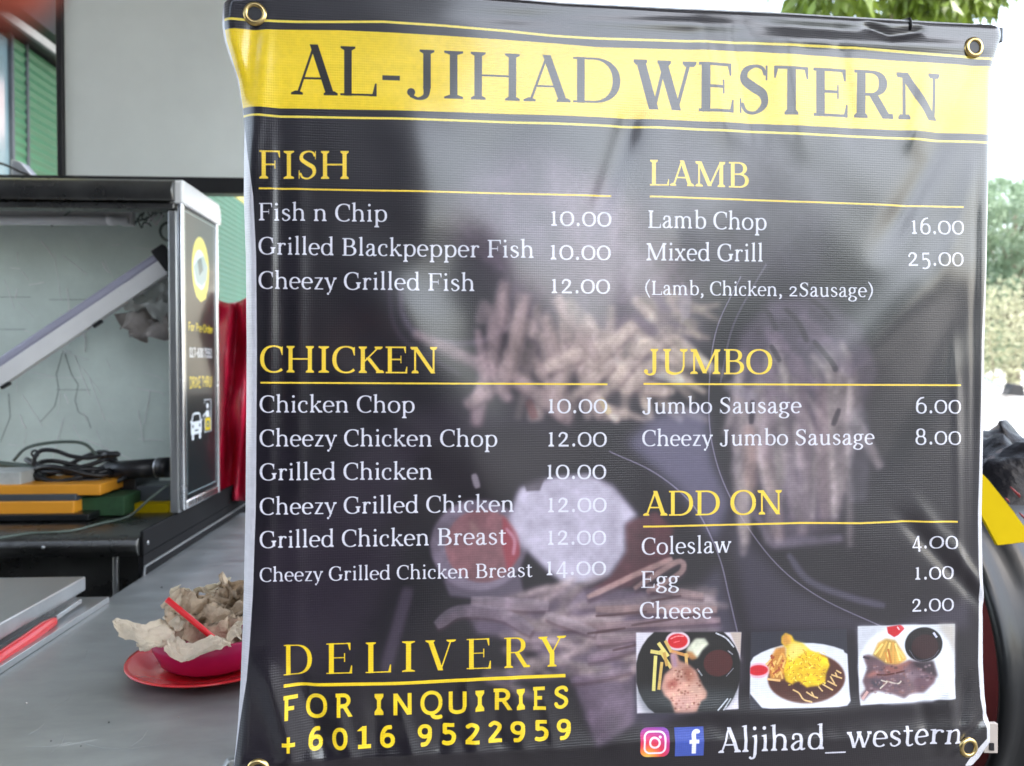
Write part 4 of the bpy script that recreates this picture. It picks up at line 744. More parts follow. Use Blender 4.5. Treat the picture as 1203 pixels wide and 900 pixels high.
# sign on the side: aluminium frame, acrylic face with flat print
SZ0, SZ1, SY0, SY1 = ZB + .018, ZT - .008, YF + .001, 2.296
PW, PH = 300, 700
fl = lambda p: np.asarray(p, float) * (PW / 100.0, PH / 233.3)
lc = Canvas(PW, PH, lambda p: np.stack([np.asarray(p)[:,0] * PW/100., PH - np.asarray(p)[:,1] * PH/233.3], 1), (.05,.095,.105))
def lt(s_, y, h_, col, x0=12, x1=88, f=sans): text(lc, s_, x0, y, x1, y, h_, h_, f, col)
lc.fill(disc(50, 44, 27, 27, 40), (.90,.84,.30)); lc.fill(disc(48, 45, 20, 17, 30), (.80,.86,.86)); lc.fill([(28,44),(44,36),(60,32),(72,40),(68,52),(54,58),(38,56)], (.62,.70,.70)); lc.fill([(30,57),(52,62),(72,56),(66,68),(50,72),(36,68)], (.90,.84,.30)); lc.fill([(40,38),(52,34),(58,44),(46,50)], (.30,.38,.38))
lt('For Pre-Order', 97, 6.5, (.86,.78,.14)); lt('017-600 7551', 119, 8.5, (.86,.88,.90), 14, 84)
lt('DRIVE THRU!', 144, 9, (.86,.76,.08), 14, 84)
W_ = (.88,.90,.92); fn0 = lc.fn; lc.fn = lambda p: fn0((np.asarray(p, float) - (50, 160)) * (.86, .54) + (50, 155))
def ln(P, t_): lc.fill(pen(np.array(P, float), [t_]*len(P)), W_)
ln([(14,193),(18,181),(22,179),(38,179),(42,181),(46,193)], 3.5); lc.fill(rrect(11,49,191,211,3), W_); lc.fill(rrect(14,21,210,219,1.5), W_); lc.fill(rrect(39,46,210,219,1.5), W_)
lc.fill(disc(18,198,2.5), (.085,.135,.145)); lc.fill(disc(42,198,2.5), (.085,.135,.145)); lc.fill([(24,204),(36,204),(36,206),(24,206)], (.085,.135,.145)); ln([(8,190),(13,191)], 3); ln([(47,191),(52,190)], 3)
ln([(60,166),(60,160),(84,160),(84,211),(60,211),(60,188)], 2.2); lc.fill(disc(71,170,4.5), W_); lc.fill([(64,188),(66,177),(76,177),(78,188)], W_); ln([(66,180),(54,186)], 3.5)
lc.fill([(62,189),(82,189),(82,209),(62,209)], (.86,.76,.08)); lc.fill(disc(72,199,5.5), (.15,.35,.55)); lc.fill(disc(72,199,2.5), (.86,.76,.08))
lc.fn = fn0
for P in ([(5,2),(95,2)],[(5,2),(5,229)],[(5,229),(95,229)],[(95,2),(95,229)]): lc.fill(pen(np.array(P, float), [1.0]*2, False), (.55,.60,.62))
ml = bpy.data.materials.new('printed_sign_film'); ml.use_nodes = True; t = ml.node_tree; b = t.nodes['Principled BSDF']
it = t.nodes.new('ShaderNodeTexImage'); it.image = lc.image('side_sign_print'); it.extension = 'EXTEND'
t.links.new(it.outputs[0], b.inputs['Base Color']); b.inputs['Roughness'].default_value = .3; b.inputs['Specular IOR Level'].default_value = .3; b.inputs['Coat Weight'].default_value = .6; b.inputs['Coat Roughness'].default_value = .10
sg = MB(); XF = -.7075; fw = .022
g = MB()
g.add([(XF,SY0+fw,SZ0+fw),(XF,SY1-fw*.7,SZ0+fw),(XF,SY1-fw*.7,SZ1-.055),(XF,SY0+fw,SZ1-.055)], [(0,1,2,3)])
fc = g.build('sign_face', ml, dc); uvl = fc.data.uv_layers.new(name='UVMap'); me = fc.data
for lp in me.loops:
    v = me.vertices[lp.vertex_index].co; uvl.data[lp.index].uv = ((v.y-SY0-fw)/(SY1-SY0-1.7*fw), (v.z-SZ0-fw)/(SZ1-.055-SZ0-fw))
fr_ = M['polished']
g = MB(); g.box(XP+.001, XF+.004, SY0, SY0+fw-.001, SZ0, SZ1-.02); g.build('sign_frame', fr_, dc, bevel=.003)
g = MB(); g.box(XP+.001, XF+.004, SY1-fw*.7+.001, SY1, SZ0, SZ1-.03); g.build('sign_frame', fr_, dc, bevel=.003)
g = MB(); g.box(XP+.001, XF+.0035, SY0+fw, SY1-fw*.7, SZ0, SZ0+fw-.001); g.build('sign_frame', fr_, dc, bevel=.003)
g = MB(); g.box(XP+.001, XF-.004, SY0+fw, SY1-fw*.7, SZ0+fw, SZ1-.06); g.build('sign_box', M['slate'], dc)
g = MB(); pf = [(SY0-.004,SZ1-.050),(SY0-.004,SZ1+.004),(SY0+.006,SZ1+.010),(SY1-.004,SZ1+.008),(SY1+.012,SZ1-.012),(SY1+.016,SZ1-.036),(SY1+.012,SZ1-.052)]
g.prism([(XF+.008,y,z) for y,z in pf], (-.035,0,0)); g.build('sign_cap', M['white_frame'], dc, bevel=.006)
# scratches, glue streaks and cracks on the back glass
yb = YB - .0135
def bk(x, y): return at(x, y, Y=yb)
r2 = random.Random(11)
g = MB()
for _ in range(60):
    x, y = r2.uniform(5,188), r2.uniform(275,530); a = r2.choice([r2.gauss(-1.5,.3), r2.gauss(-.1,.25), r2.gauss(-1.1,.2)]); L = r2.uniform(8,60)
    pts = [bk(min(x + math.cos(a)*L*k/4 + r2.uniform(-1,1), 192), max(268, min(545, y - math.sin(a)*L*k/4))) for k in range(5)]
    g.tube(pts, r2.uniform(.0006,.0016), 4)
sc_ = g.build('glue_streaks', M['scratch'], dc); sc_['kind'] = 'stuff'
g = MB()
for P in ([(74,412),(66,440),(69,458),(64,478),(47,496)],[(76,415),(84,440),(92,452),(88,470),(92,484),(102,490),(107,503)],[(66,458),(106,458)],[(10,462),(12,490),(0,520)],[(58,352),(112,352)],[(0,349),(36,349)],[(0,387),(30,387)]):
    g = MB(); g.tube([bk(x,y) for x,y in P], .0007, 4); g.build('glass_crack', M['crack'], dc)
# lamp fixture under the top rail
lf = thing('tube_light', 'white fluorescent tube fitting, unlit, level under the top rail of the cabinet', 'light fitting', (-1.2, 2.2, CAM_Z+.42))
Yt = 2.20
def P_(x, y, Yv=Yt): return at(x, y, Y=Yv)
g = MB(); a = P_(-150, 248); b_ = P_(147, 249); g.box(a.x, b_.x, Yt, Yt+.03, a.z-.012, a.z+.016); g.build('housing', M['batten'], lf, bevel=.003)
g = MB(); a = P_(-150, 259.5); b_ = P_(132, 260); g.tube([a+Vector((0,-.012,0)), b_+Vector((0,-.012,0))], .0125, 20); g.build('tube', M['tube'], lf, smooth=True)
g = MB(); a = P_(130, 260); b_ = P_(153, 260); g.tube([a+Vector((0,-.012,0)), P_(138,260)+Vector((0,-.012,0)), P_(139,260)+Vector((0,-.012,0)), b_+Vector((0,-.012,0))], [.0135,.0135,.0115,.0115], 20); g.build('end_cap', M['white_frame'], lf, smooth=True)
g = MB(); a = P_(141, 247); b_ = P_(156, 265); g.box(a.x, b_.x, Yt-.004, Yt+.02, b_.z, a.z); g.build('socket', M['batten'], lf, bevel=.003)
g = MB(); g.tube([P_(60,266),P_(75,254),P_(97,238),P_(105,234)], .002, 6); tag(g.build('thin_wire', M['greycable'], smooth=True), 'thin grey wire crossing in front of the white tube light', 'wire')
# cables in the top right corner
cc = thing('wire_bundle', 'tangled grey wires in the upper right corner inside the cabinet', 'wires', P_(175,255))
for k in range(9):
    r3 = random.Random(50+k); x0, y0 = r3.uniform(156,176), r3.uniform(244,262); pts = []
    for j in range(6): pts.append(P_(min(192, x0 + j*r3.uniform(2,5)), y0 + r3.uniform(-5,6) + j*.5, Yt + r3.uniform(-.02,.03)))
    c = catmull([tuple(p) for p in pts], 5); g = MB(); g.tube([tuple(p) for p in c], .0022, 6); g.build('wire', M['greycable'] if k % 3 else M['batten'], cc, smooth=True)
g = MB(); c0 = P_(198, 272); g.tube([c0 + Vector((.022*math.cos(a), 0, .024*math.sin(a))) for a in np.linspace(1, 5.4, 16)], .004, 8); g.build('wire', M['greycable'], cc, smooth=True)
# diagonal LED batten leaning across
lb_ = thing('led_batten', 'long white LED batten leaning diagonally across the cabinet, black cap at its upper end', 'light batten', at(0,455,Y=2.05))
a = at(-60, 478, Y=2.09); b_ = at(190, 310, Y=2.15)
d_ = (b_ - a).normalized(); up = Vector((0,0,1)) - d_ * d_.z; up.normalize()
g = MB(); g.bar(a - up*.012, b_ - up*.012, .03, .042); g.build('housing', M['batten'], lb_, bevel=.003)
g = MB(); g.bar(a + up*.020, b_ + up*.020 - d_*.0, .024, .022); g.build('diffuser', M['lavender'], lb_, bevel=.008)
g = MB(); g.bar(b_ + up*.006 - d_*.002, b_ + d_*.035 + up*.006, .034, .066); g.build('end_cap', M['blackplastic'], lb_, bevel=.004)
g = MB(); q1 = at(128, 374, Y=2.07); q0 = at(-30, 480, Y=2.02)
g.bar(at(110,384,Y=2.11), at(120,377,Y=2.11), .01, .008); g.build('clip', M['blackplastic'], lb_); g = MB(); g.bar(at(2,456,Y=2.09), at(12,450,Y=2.09), .01,.008); g.build('clip', M['blackplastic'], lb_)
# crumpled papers behind the batten
def crumple(name, c, sx, sy, mt, seed, parent=None, rot=(0,0,0), amp=.3, n=12, curl=0.0, solid=.0003, sm=True):
    r4 = np.random.default_rng(seed); h1 = 1 - np.abs(noise2(n, n, n*.42, seed, 4) - .5) * 5; h2 = noise2(n, n, n*.3, seed+9, 3); pts = []
    for j in range(n):
        for i in range(n):
            u = i/(n-1)-.5; v = j/(n-1)-.5; rr = 1 + .25*math.sin(3*math.atan2(v,u)+seed) 
            pts.append(Vector((u*sx*rr + (h2[j,i]-.5)*sx*amp*.6, v*sy*rr + (h2[i,j]-.5)*sy*amp*.8, (h1[j,i]-.5)*amp*1.5*min(sx,sy) + curl*(u*u*4)*sx)))
    from mathutils import Euler
    E_ = Euler(rot).to_matrix(); g = MB(); g.grid([tuple(E_ @ p + Vector(c)) for p in pts], n, n)
    return g.build(name, mt, parent, smooth=sm, solid=solid, sub=0, fix=False)
o = crumple('paper_ball', tuple(at(178,352,Y=2.17)), .12, .09, M['paper'], 4, rot=(1.1,.2,.3), amp=.5); tag(o, 'crumpled pale grey paper tucked under the upper end of the LED batten', 'paper')
o = crumple('paper_wrapper', tuple(at(178,378,Y=2.19)), .15, .10, M['brownpaper'], 6, rot=(1.2,-.3,0), amp=.4); tag(o, 'brown greasy paper wrapper hanging below the pale crumpled paper', 'paper')
# clutter on the shelf
def sh(x, y, Yv): return at(x, y, Y=Yv+.06)
coil = thing('cable_coil', 'coiled black power cable heaped on the yellow boards in the cabinet', 'cable', sh(75,560,2.06))
c0 = sh(80, 556, 2.06)
for k in range(9):
    r3 = random.Random(k*7+1); rx, ry, rz = r3.uniform(.085,.125), r3.uniform(.04,.07), r3.uniform(.008,.022); ph = r3.uniform(0,6); ox, oz = r3.uniform(-.02,.03), r3.uniform(-.028,.022)
    pts = [c0 + Vector((ox + rx*math.cos(t_), ry*math.sin(t_), oz + rz*math.sin(2*t_+ph) + .012*math.cos(t_+ph))) for t_ in np.linspace(0, 6.1, 30)]
    g = MB(); g.tube(pts, .0062, 8); g.build('loop', M['blackplastic'], coil, smooth=True)
g = MB(); g.tube([tuple(p) for p in catmull([tuple(sh(x,y,2.10)) for x,y in ((16,541),(30,527),(52,521),(80,519),(100,522),(112,533),(118,540))], 6)], .0042, 8); g.build('arching_cord', M['greycable'], coil, smooth=True)
g = MB(); g.tube([tuple(p) for p in catmull([tuple(sh(x,y,2.0)) for x,y in ((39,546),(42,535),(50,529),(66,530),(84,536),(104,538),(125,535),(140,534))], 6)], .0055, 8); g.build('cord_end', M['blackplastic'], coil, smooth=True)
g = MB(); g.tube([sh(120,535,1.99), sh(128,534,1.99), sh(138,533.5,1.99), sh(141,534,1.99)], [.005,.008,.008,.004], 12); g.build('jack', M['blackplastic'], coil, smooth=True)
g = MB(); cc2 = sh(41,533,1.99); g.tube([cc2 + Vector((.008*math.cos(a), 0, .008*math.sin(a))) for a in np.linspace(0,6.28,14)], .003, 6); g.build('ring', M['blackplastic'], coil, smooth=True)
g = MB(); g.tube([sh(-40,545,2.12), sh(0,545,2.12), sh(30,548,2.12), sh(60,552,2.1)], .008, 10); tag(g.build('thick_cord', M['greycable'], smooth=True), 'thick grey green cord lying level behind the left of the cable heap', 'cord')
tq = thing('torch', 'black cylindrical torch lying beside the cable heap against the cabinet post', 'torch', sh(165,551,2.05))
g = MB(); g.tube([sh(128,553,2.08), sh(150,552,2.07), sh(184,549.5,2.06)], .025, 24); g.build('barrel', M['blackplastic'], tq, smooth=True)
g = MB(); g.tube([sh(184.3,549.5,2.06), sh(187,549.4,2.06)], .0262, 24); g.build('ring', M['silver'], tq, smooth=True)
g = MB(); g.tube([sh(187.3,549.4,2.06), sh(199,549,2.055)], .0265, 24); g.build('head', M['blackplastic'], tq, smooth=True)
zs = ZB + .001
def board(name, lab, px0, px1, pytop, pybot, y0, mt, cat, depth=.18):
    a = sh(px0, pytop, y0); b_ = sh(px1, pybot, y0); y0 += .06; g = MB(); g.box(a.x, b_.x, y0, y0+min(depth, 2.30-y0), b_.z, a.z); return tag(g.build(name, mt, bevel=.003), lab, cat)
z_ = sh(0, 622, 1.92).z
board('shelf_tray', 'flat black tray under the yellow boards', -120, 104, 606.5, 612, 1.90, M['blackgloss'], 'tray', .3)
board('yellow_board', 'lower orange yellow board at the front left of the shelf', -120, 87, 591, 606, 1.92, M['orange'], 'board')
board('grey_board', 'slate grey board sandwiched between two orange yellow boards', -120, 89, 582.5, 590.5, 1.93, M['slate'], 'board')
board('yellow_board', 'upper orange yellow board directly under the coiled cable', -120, 118, 571, 582, 1.94, M['orange'], 'board')
board('packet', 'small white printed packet at the far left beside the cable coil', -40, 24, 555, 570.5, 1.95, M['paper'], 'packet', .1)
board('green_pouch', 'dark green cloth pouch wedged between yellow boards and black case', 91, 146, 584, 606, 1.96, M['dgreen'], 'pouch', .16)
board('black_case', 'soft black case under the torch in the middle of the shelf', 118, 160, 562, 606, 2.07, M['blackplastic'], 'case', .16)
board('yellow_box', 'yellow box on the shelf beside the cabinet post', 152, 199, 592, 606, 2.02, M['yellow'], 'box', .12)
board('grey_box', 'dull grey green box stacked above the yellow box beside the post', 160, 199, 571, 591, 2.06, M['slate'], 'box', .1)
g = MB(); g.tube([tuple(p) for p in catmull([tuple(sh(198,569,1.97)), tuple(sh(176,586,1.95)), tuple(at(152,606,Z=ZB+.004)), tuple(at(118,615,Z=ZB+.004)), tuple(at(80,624,Z=ZB+.004)), tuple(at(30,627,Z=ZB+.004)), tuple(at(-10,634,Z=ZB+.004))], 7)], .0028, 8)
tag(g.build('loose_cord', M['greycable'], smooth=True), 'thin grey cord trailing over the shelf edge from the post to the left', 'cord')
# ------------------------------------------------------------------ steel box with lid at the front left, ledge and red handle
tb = thing('food_warmer', 'steel box with a flat grey green lid on the counter at the left edge', 'food warmer', (-1.0, 1.2, CZ))
ZL = CAM_Z - .413
g = MB(); g.box(-1.35, -.766, .75, 1.588, .05, ZL-.030); g.build('body', M['dark_steel'], tb)
g = MB(); g.box(-1.36, -.749, .74, 1.592, ZL-.028, ZL); g.build('lid', M['steel'], tb, bevel=.003)
g = MB(); g.box(-1.36, -.711, .74, 1.606, CZ+.0005, CZ+.012); g.build('ledge', M['steel'], tb, bevel=.001)
g = MB(); g.tube([tuple(at(x,y,X=-.731)) for x,y in ((-25,790),(0,773),(30,753),(52,737),(62,731),(65,727))], [.0095,.0105,.011,.0105,.008,.003], 14)
knife = thing('red_handled_tool', 'tool with a smooth red handle lying along the ledge under the steel lid', 'tool', (-.738,1.3,CZ+.01))
g.build('handle', M['redhandle'], knife, smooth=True)
g = MB(); a = at(66,726,X=-.731); b_ = at(95,706,X=-.731); g.bar(a, b_, .004, .008); g.build('shank', M['steel'], knife, bevel=.001)
# ------------------------------------------------------------------ plate, bowl, tissues, straw
pc = Vector((-.395, 1.249, CZ))
plate = MB(); plate.lathe([(.0001,.006),(.070,.006),(.092,.010),(.120,.021),(.126,.022),(.127,.020),(.121,.0175),(.092,.005),(.068,.0005),(.0001,.0005)], 72, pc)
tag(plate.build('plate', M['red'], smooth=True), 'glossy red plate standing on the steel counter beside the banner', 'plate')
bw = MB(); bw.lathe([(.0001,.012),(.055,.012),(.072,.022),(.083,.045),(.088,.062),(.0905,.063),(.0925,.060),(.088,.042),(.077,.018),(.060,.0075),(.0001,.0075)], 72, pc)
tag(bw.build('bowl', M['magenta'], smooth=True), 'magenta bowl on the red plate, stuffed with used tissues', 'bowl')
def flap(name, rows, mt, lab, thick=.0002):
    """a sheet lofted through rows of photograph points with their depths"""
    g = MB(); n = 26; R_ = []
    for row in rows:
        c = catmull([tuple(at(x, y, Y=d)) for x, y, d in row], 13); idx = np.linspace(0, len(c)-1, n); R_.append([c[int(round(k))] for k in idx])
    cols = []
    for i in range(n): cols.append(catmull([r_[i] for r_ in R_], 6))
    m_ = len(cols[0]); sd_ = len(bpy.data.objects); NN = [np.abs(noise2(n, m_, 6.5, sd_ + q_, 4) - .5) * 2.2 - .3 for q_ in range(3)]; pts = [tuple(cols[i][j] + np.array([NN[q_][j, i] * a_ for q_, a_ in enumerate((.005, .004, .011))])) for j in range(m_) for i in range(n)]
    g.grid(pts, n, m_); return tag(g.build(name, mt, smooth=False, solid=thick, sub=0, fix=False), lab, 'tissue', 'used tissues in the bowl')
flap('crumpled_tissue', [[(133,727,1.17),(134,738,1.16),(140,747,1.15)],[(145,726,1.175),(148,740,1.16),(155,752,1.15)],[(163,731,1.18),(165,745,1.155),(168,757,1.145)],[(182,732,1.2),(184,746,1.17),(186,757,1.16)],[(196,727,1.22),(202,742,1.19),(196,754,1.18)],[(204,735,1.23),(206,742,1.2),(203,748,1.2)]], M['tissue'], 'cream tissue sticking out flat to the left of the bowl')
flap('crumpled_tissue', [[(160,755,1.15),(162,760,1.15),(165,764,1.15)],[(172,755,1.15),(176,760,1.145),(180,761,1.15)],[(190,750,1.16),(193,755,1.155),(196,757,1.16)]], M['tissue'], 'small cream tissue tail under the left flap beside the bowl')
flap('crumpled_tissue', [[(203,742,1.18),(196,752,1.155),(193,764,1.142)],[(210,750,1.17),(205,762,1.145),(205,772,1.136)],[(222,754,1.16),(219,768,1.138),(219,777,1.133)],[(240,750,1.16),(240,760,1.138),(232,771,1.132)],[(258,747,1.165),(258,754,1.143),(256,762,1.136)],[(272,753,1.17),(271,757,1.153),(268,756,1.148)]], M['tissue'], 'cream tissue folded over the near rim of the magenta bowl')
flap('crumpled_tissue', [[(268,756,1.16),(266,750,1.17),(270,744,1.18)],[(276,748,1.16),(273,740,1.17),(276,733,1.18)],[(284,752,1.165),(284,742,1.17),(286,730,1.18)]], M['tissue'], 'twisted cream tissue at the right rim of the bowl against the banner')
flap('crumpled_tissue', [[(192,724,1.24),(198,732,1.21),(205,741,1.2)],[(200,718,1.24),(208,728,1.21),(216,738,1.2)],[(212,716,1.25),(218,725,1.22),(222,733,1.21)]], M['tissue'], 'pale tissue tuft beside the lower part of the red straw')
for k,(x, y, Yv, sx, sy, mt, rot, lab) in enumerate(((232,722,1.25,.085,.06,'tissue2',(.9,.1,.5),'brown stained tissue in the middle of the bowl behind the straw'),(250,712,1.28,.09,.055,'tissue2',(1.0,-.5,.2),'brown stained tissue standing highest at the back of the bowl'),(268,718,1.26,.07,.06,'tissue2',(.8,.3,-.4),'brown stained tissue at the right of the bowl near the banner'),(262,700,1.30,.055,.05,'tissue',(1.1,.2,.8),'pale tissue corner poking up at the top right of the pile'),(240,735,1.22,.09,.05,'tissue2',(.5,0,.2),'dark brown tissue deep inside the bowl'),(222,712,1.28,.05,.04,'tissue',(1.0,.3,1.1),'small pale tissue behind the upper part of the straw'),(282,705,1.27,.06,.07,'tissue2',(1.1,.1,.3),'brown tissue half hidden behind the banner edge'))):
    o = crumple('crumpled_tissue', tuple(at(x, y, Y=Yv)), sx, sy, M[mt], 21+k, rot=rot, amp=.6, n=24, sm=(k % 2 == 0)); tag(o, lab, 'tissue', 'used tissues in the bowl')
g = MB(); a = at(196,704,Y=1.17); b_ = at(250,749,Y=1.19); g.tube([a, b_, b_ + (b_-a)*.05], .0042, 14); tag(g.build('drinking_straw', M['straw'], smooth=True), 'bright red drinking straw slanting out of the tissue filled bowl', 'straw')
# red bag hanging behind the cabinet
g = MB(); n = 26; pts = []
for j in range(n):
    for i in range(n):
        u, v = i/(n-1), j/(n-1); x = 252 + u*60; y = 350 + v*238 + 6*math.sin(u*5)*(1-v)
        dpt = 2.50 + .035*math.sin(u*17+v*4) + .03*math.sin(u*7-v*9) + .02*math.sin(v*14+u*9) + .012*math.sin(31*u+11*v)
        pts.append(tuple(at(x, y, Y=dpt)))
g.grid(pts, n, n); o = g.build('red_bag', M['redcloth'], None, smooth=True, solid=.002, fix=False); tag(o, 'deep red plastic bag hanging between the cabinet and the banner', 'bag')
# ------------------------------------------------------------------ board, black frame, shutters
YBd = 2.42
wb_ = thing('white_board', 'large blank off-white board above the cabinet with a black edge', 'board', at(180,120,Y=YBd))
a = at(77, 207, Y=YBd); b_ = at(470, -70, Y=YBd); g = MB(); g.box(a.x, b_.x, YBd, YBd+.02, a.z, b_.z); g.build('panel', M['white_board'], wb_, bevel=.002)
g = MB(); c_ = at(67.5, 207, Y=YBd-.01); g.box(c_.x, a.x-.001, YBd-.012, YBd+.03, a.z-.0, b_.z); g.build('edge_post', M['black_frame'], wb_, bevel=.002)
g = MB(); d2 = at(-80, 223, Y=YBd-.02); g.box(d2.x, b_.x, YBd-.022, YBd+.03, d2.z, a.z-.002); g.build('bottom_beam', M['black_frame'], wb_, bevel=.003)
XW = -2.0
slat = MB(); 
def slat_mesh(L):
    s_ = MB(); n = 6; pr = [(0,0)] + [(.0065*math.sin(math.pi*k/n), .005+.033*k/n) for k in range(n+1)] + [(0,.043)]
    v = [(x_, y_, z_) for y_ in (0, L) for x_, z_ in pr]; m_ = len(pr); s_.add(v, [(k, k+1, m_+k+1, m_+k) for k in range(m_-1)]); return s_
def shutter(y0, y1, mt, lab, rw=.022):
    t_ = thing('roller_shutter', lab, 'shutter', (XW, (y0+y1)/2, 0), 'green roller shutters along the shop row')
    o0 = slat_mesh(y1-y0-2*rw-.002).build('slat', mt, None, smooth=True)
    for k in range(64):
        o = o0 if k == 0 else o0.copy()
        if k: COL.objects.link(o)
        o.parent = t_; o.location = (0, -(y1-y0)/2+rw+.001, .02 + k*.043)
    g = MB(); g.box(XW-.02, XW+.010, y0-rw, y0+rw, .0, 2.78); g.build('guide_rail', M['slate'], t_)
    g = MB(); g.box(XW-.02, XW+.010, y1-rw, y1+rw, .0, 2.78); g.build('guide_rail', M['slate'], t_)
    g = MB(); g.box(XW-.25, XW-.02, y0-.02, y1+.02, .0, 2.78); g.build('backing', M['darkwall'], t_)
    return t_
shutter(3.61, 3.738, M['green_old'], 'narrow strip of faded green roller shutter at the far left beside the window', .004)
shutter(3.748, 5.2, M['green_old'], 'faded green roller shutter seen behind the black post at the upper left', .004)
shutter(5.30, 8.2, M['green'], 'bright green roller shutter seen between the cabinet and the banner')
g = MB(); g.box(XW-.30, XW-.26, 2.6, 12, 0, 4.2); tag(g.build('shop_wall', M['yellow_wall']), 'ochre wall of the shop row behind the shutters', 'wall')
g = MB(); g.box(XW-.24, XW+.0, 5.24, 8.26, 2.785, 3.1); tag(g.build('shutter_header', M['yellow_wall']), 'ochre header strip above the bright green shutter', 'wall')
g = MB(); g.box(XW-.24, XW+.18, 3.3, 5.235, 2.785, 3.0); tag(g.build('shutter_housing', M['black_frame']), 'dark roller housing above the faded green shutter', 'shutter housing')
g = MB(); p0 = at(-30,-10,X=XW+.22); p1 = at(72,65,X=XW+.22); g.bar(p0, p1, .02, .035); tag(g.build('diagonal_rail', M['dull_grey']), 'pale rail running back above the faded green shutter', 'rail')
g = MB(); g.box(XW+.3, XW+1.1, 3.4, 7.5, 3.22, 3.26); tag(g.build('soffit', M['black_frame']), 'dark soffit over the shop front at the top left', 'soffit')
win = thing('shop_window', 'bluish glass window in a thin frame at the left edge beside the green shutter', 'window', (XW+.02, 3.3, .9))
g = MB(); g.box(XW-.0, XW+.012, 3.05, 3.58, .9, 2.74); g.build('pane', mat('bluish_window_glass', (.16,.24,.27), .12, 0, var=.2, vscale=3, coat=.5), win)
for y_ in (3.04, 3.45, 3.59):
    g = MB(); g.box(XW-.02, XW+.03, y_-.008, y_+.008, .9, 2.76); g.build('mullion', M['slate'], win, bevel=.003)
g = MB(); a = at(13, 192, Y=2.75); b_ = at(37, 215, Y=2.75); g.prism([tuple(at(13,187,Y=2.75)), tuple(at(24,190,Y=2.75)), tuple(at(38,206,Y=2.75)), tuple(at(38,216,Y=2.75)), tuple(at(13,216,Y=2.75))], (0,.05,0))
bx = tag(g.build('junction_box', M['silver'], bevel=.003), 'pale grey junction box with a black wire above the cabinet at the far left', 'junction box')
g = MB(); g.tube([tuple(p) for p in catmull([tuple(at(x,y,Y=2.74)) for x,y in ((-8,190),(4,193),(14,197),(24,202),(33,205),(37,210))], 5)], .004, 8); tag(g.build('black_wire', M['blackplastic'], smooth=True), 'short black wire drooping across the pale junction box', 'wire')

cv2 = thing('added_dark_cart', 'dark covered cart standing behind the banner', 'cart', (.3, 4.1, 0))  # hidden cart added so the side sign reflects something dark
g = MB(); g.box(-.75, 1.25, 3.7, 4.5, .16, 1.22); g.build('cover', M['blackplastic'], cv2, bevel=.04)
for xx in (-.6, 1.1):
    for yy in (3.8, 4.4): g = MB(); g.lathe([(.0001,-.02),(.07,-.02),(.078,0),(.07,.02),(.0001,.02)], 20, (xx,yy,.086), 'y'); g.build('wheel', M['rubber'], cv2)
# ------------------------------------------------------------------ right side: drum grill, yellow flap, bag, tab
dr = thing('drum_grill', 'glossy black drum with a dark red end plate, lying beside the banner', 'drum', (1.1, 1.54, 0))
DY, DZ, DR, DX = 1.55, CAM_Z - .545, .31, .888
g = MB(); g.lathe([(.0001,.004),(.12,.002),(.24,.000),(DR-.014,.001)], 96, (DX,DY,DZ), 'x'); g.build('end_plate', M['darkred'], dr, smooth=True)
g = MB(); g.lathe([(DR-.016,.004),(DR-.013,-.010),(DR-.004,-.013),(DR+.003,-.008),(DR+.005,.004),(DR-.002,.016),(DR-.004,.03)], 96, (DX,DY,DZ), 'x'); g.build('rim', M['blackgloss'], dr, smooth=True)
g = MB(); g.lathe([(DR-.004,.03),(DR-.006,.06),(DR+.004,.075),(DR-.005,.09),(DR-.006,.32),(DR+.004,.335),(DR-.006,.35),(DR-.006,.62),(DR+.004,.634),(DR-.002,.65),(DR-.02,.65),(.0001,.648)], 96, (DX,DY,DZ), 'x'); g.build('barrel', M['blackgloss'], dr, smooth=True)
for x_ in (DX+.12, DX+.55):
    for s_ in (-1, 1): g = MB(); g.bar((x_, DY+s_*.20, DZ-.22), (x_, DY+s_*.30, .0), .03, .03, up=(1,0,0)); g.build('leg', M['black_frame'], dr)
g = MB()
yp = lambda x, y, Y: tuple(at(x, y, Y=Y))
g.prism([yp(1130,530,1.30), yp(1163,566,1.27), yp(1192,602,1.24), yp(1215,640,1.22), yp(1215,636,1.215), yp(1172,641,1.21), yp(1150,600,1.24), yp(1128,560,1.28)], (.004,.012,-.002))
tag(g.build('yellow_flap', M['yellow'], bevel=.001), 'flat yellow metal flap slanting over the top of the black drum', 'flap')
n = 30; pts = []; hh = noise2(n, n, 5, 77, 4); h2 = noise2(n, n, 3, 78, 3)
for j in range(n):
    for i in range(n):
        u, v = i/(n-1), j/(n-1); x = 1.00 + u*.5 + (h2[j,i]-.5)*.06; y = 1.42 + v*.42; e = (1-abs(2*u-1)**3)*(1-abs(2*v-1)**3)
        pts.append((x - .06, y, CAM_Z - .285 + e*.135 + (hh[j,i]-.5)*.10*(.3+e)))
g = MB(); g.grid(pts, n, n); mb = M['bag']; o = g.build('black_bag', mb, None, smooth=True, solid=.003, fix=False); tag(o, 'shiny crumpled black plastic bag with small red patches on top of the drum', 'bag')
g = MB()
for x, y, L in ((1187,572,14),(1181,585,6),(1197,602,10),(1194,578,6)): g.tube([yp(x,y,1.36), yp(x+L*.4,y+L*.4,1.36), yp(x+L*.8,y+L*.9,1.36)], [.0008,.0019,.0008], 6)
o2 = g.build('red_patch', M['bagred'], o, smooth=True)
tabq = [yp(1163,850,.99), yp(1172.5,850,.99), yp(1172.5,885,.99), yp(1163,885,.99)]
tb2 = thing('plastic_tab', 'cream plastic tab with a dark square hole behind the lower right banner corner', 'tab', tabq[0])
g = MB(); g.prism([yp(1156,850,.99), tabq[1], tabq[2], yp(1156,885,.99)], (0,.006,0)); g.build('plate', M['label'], tb2, bevel=.0008)
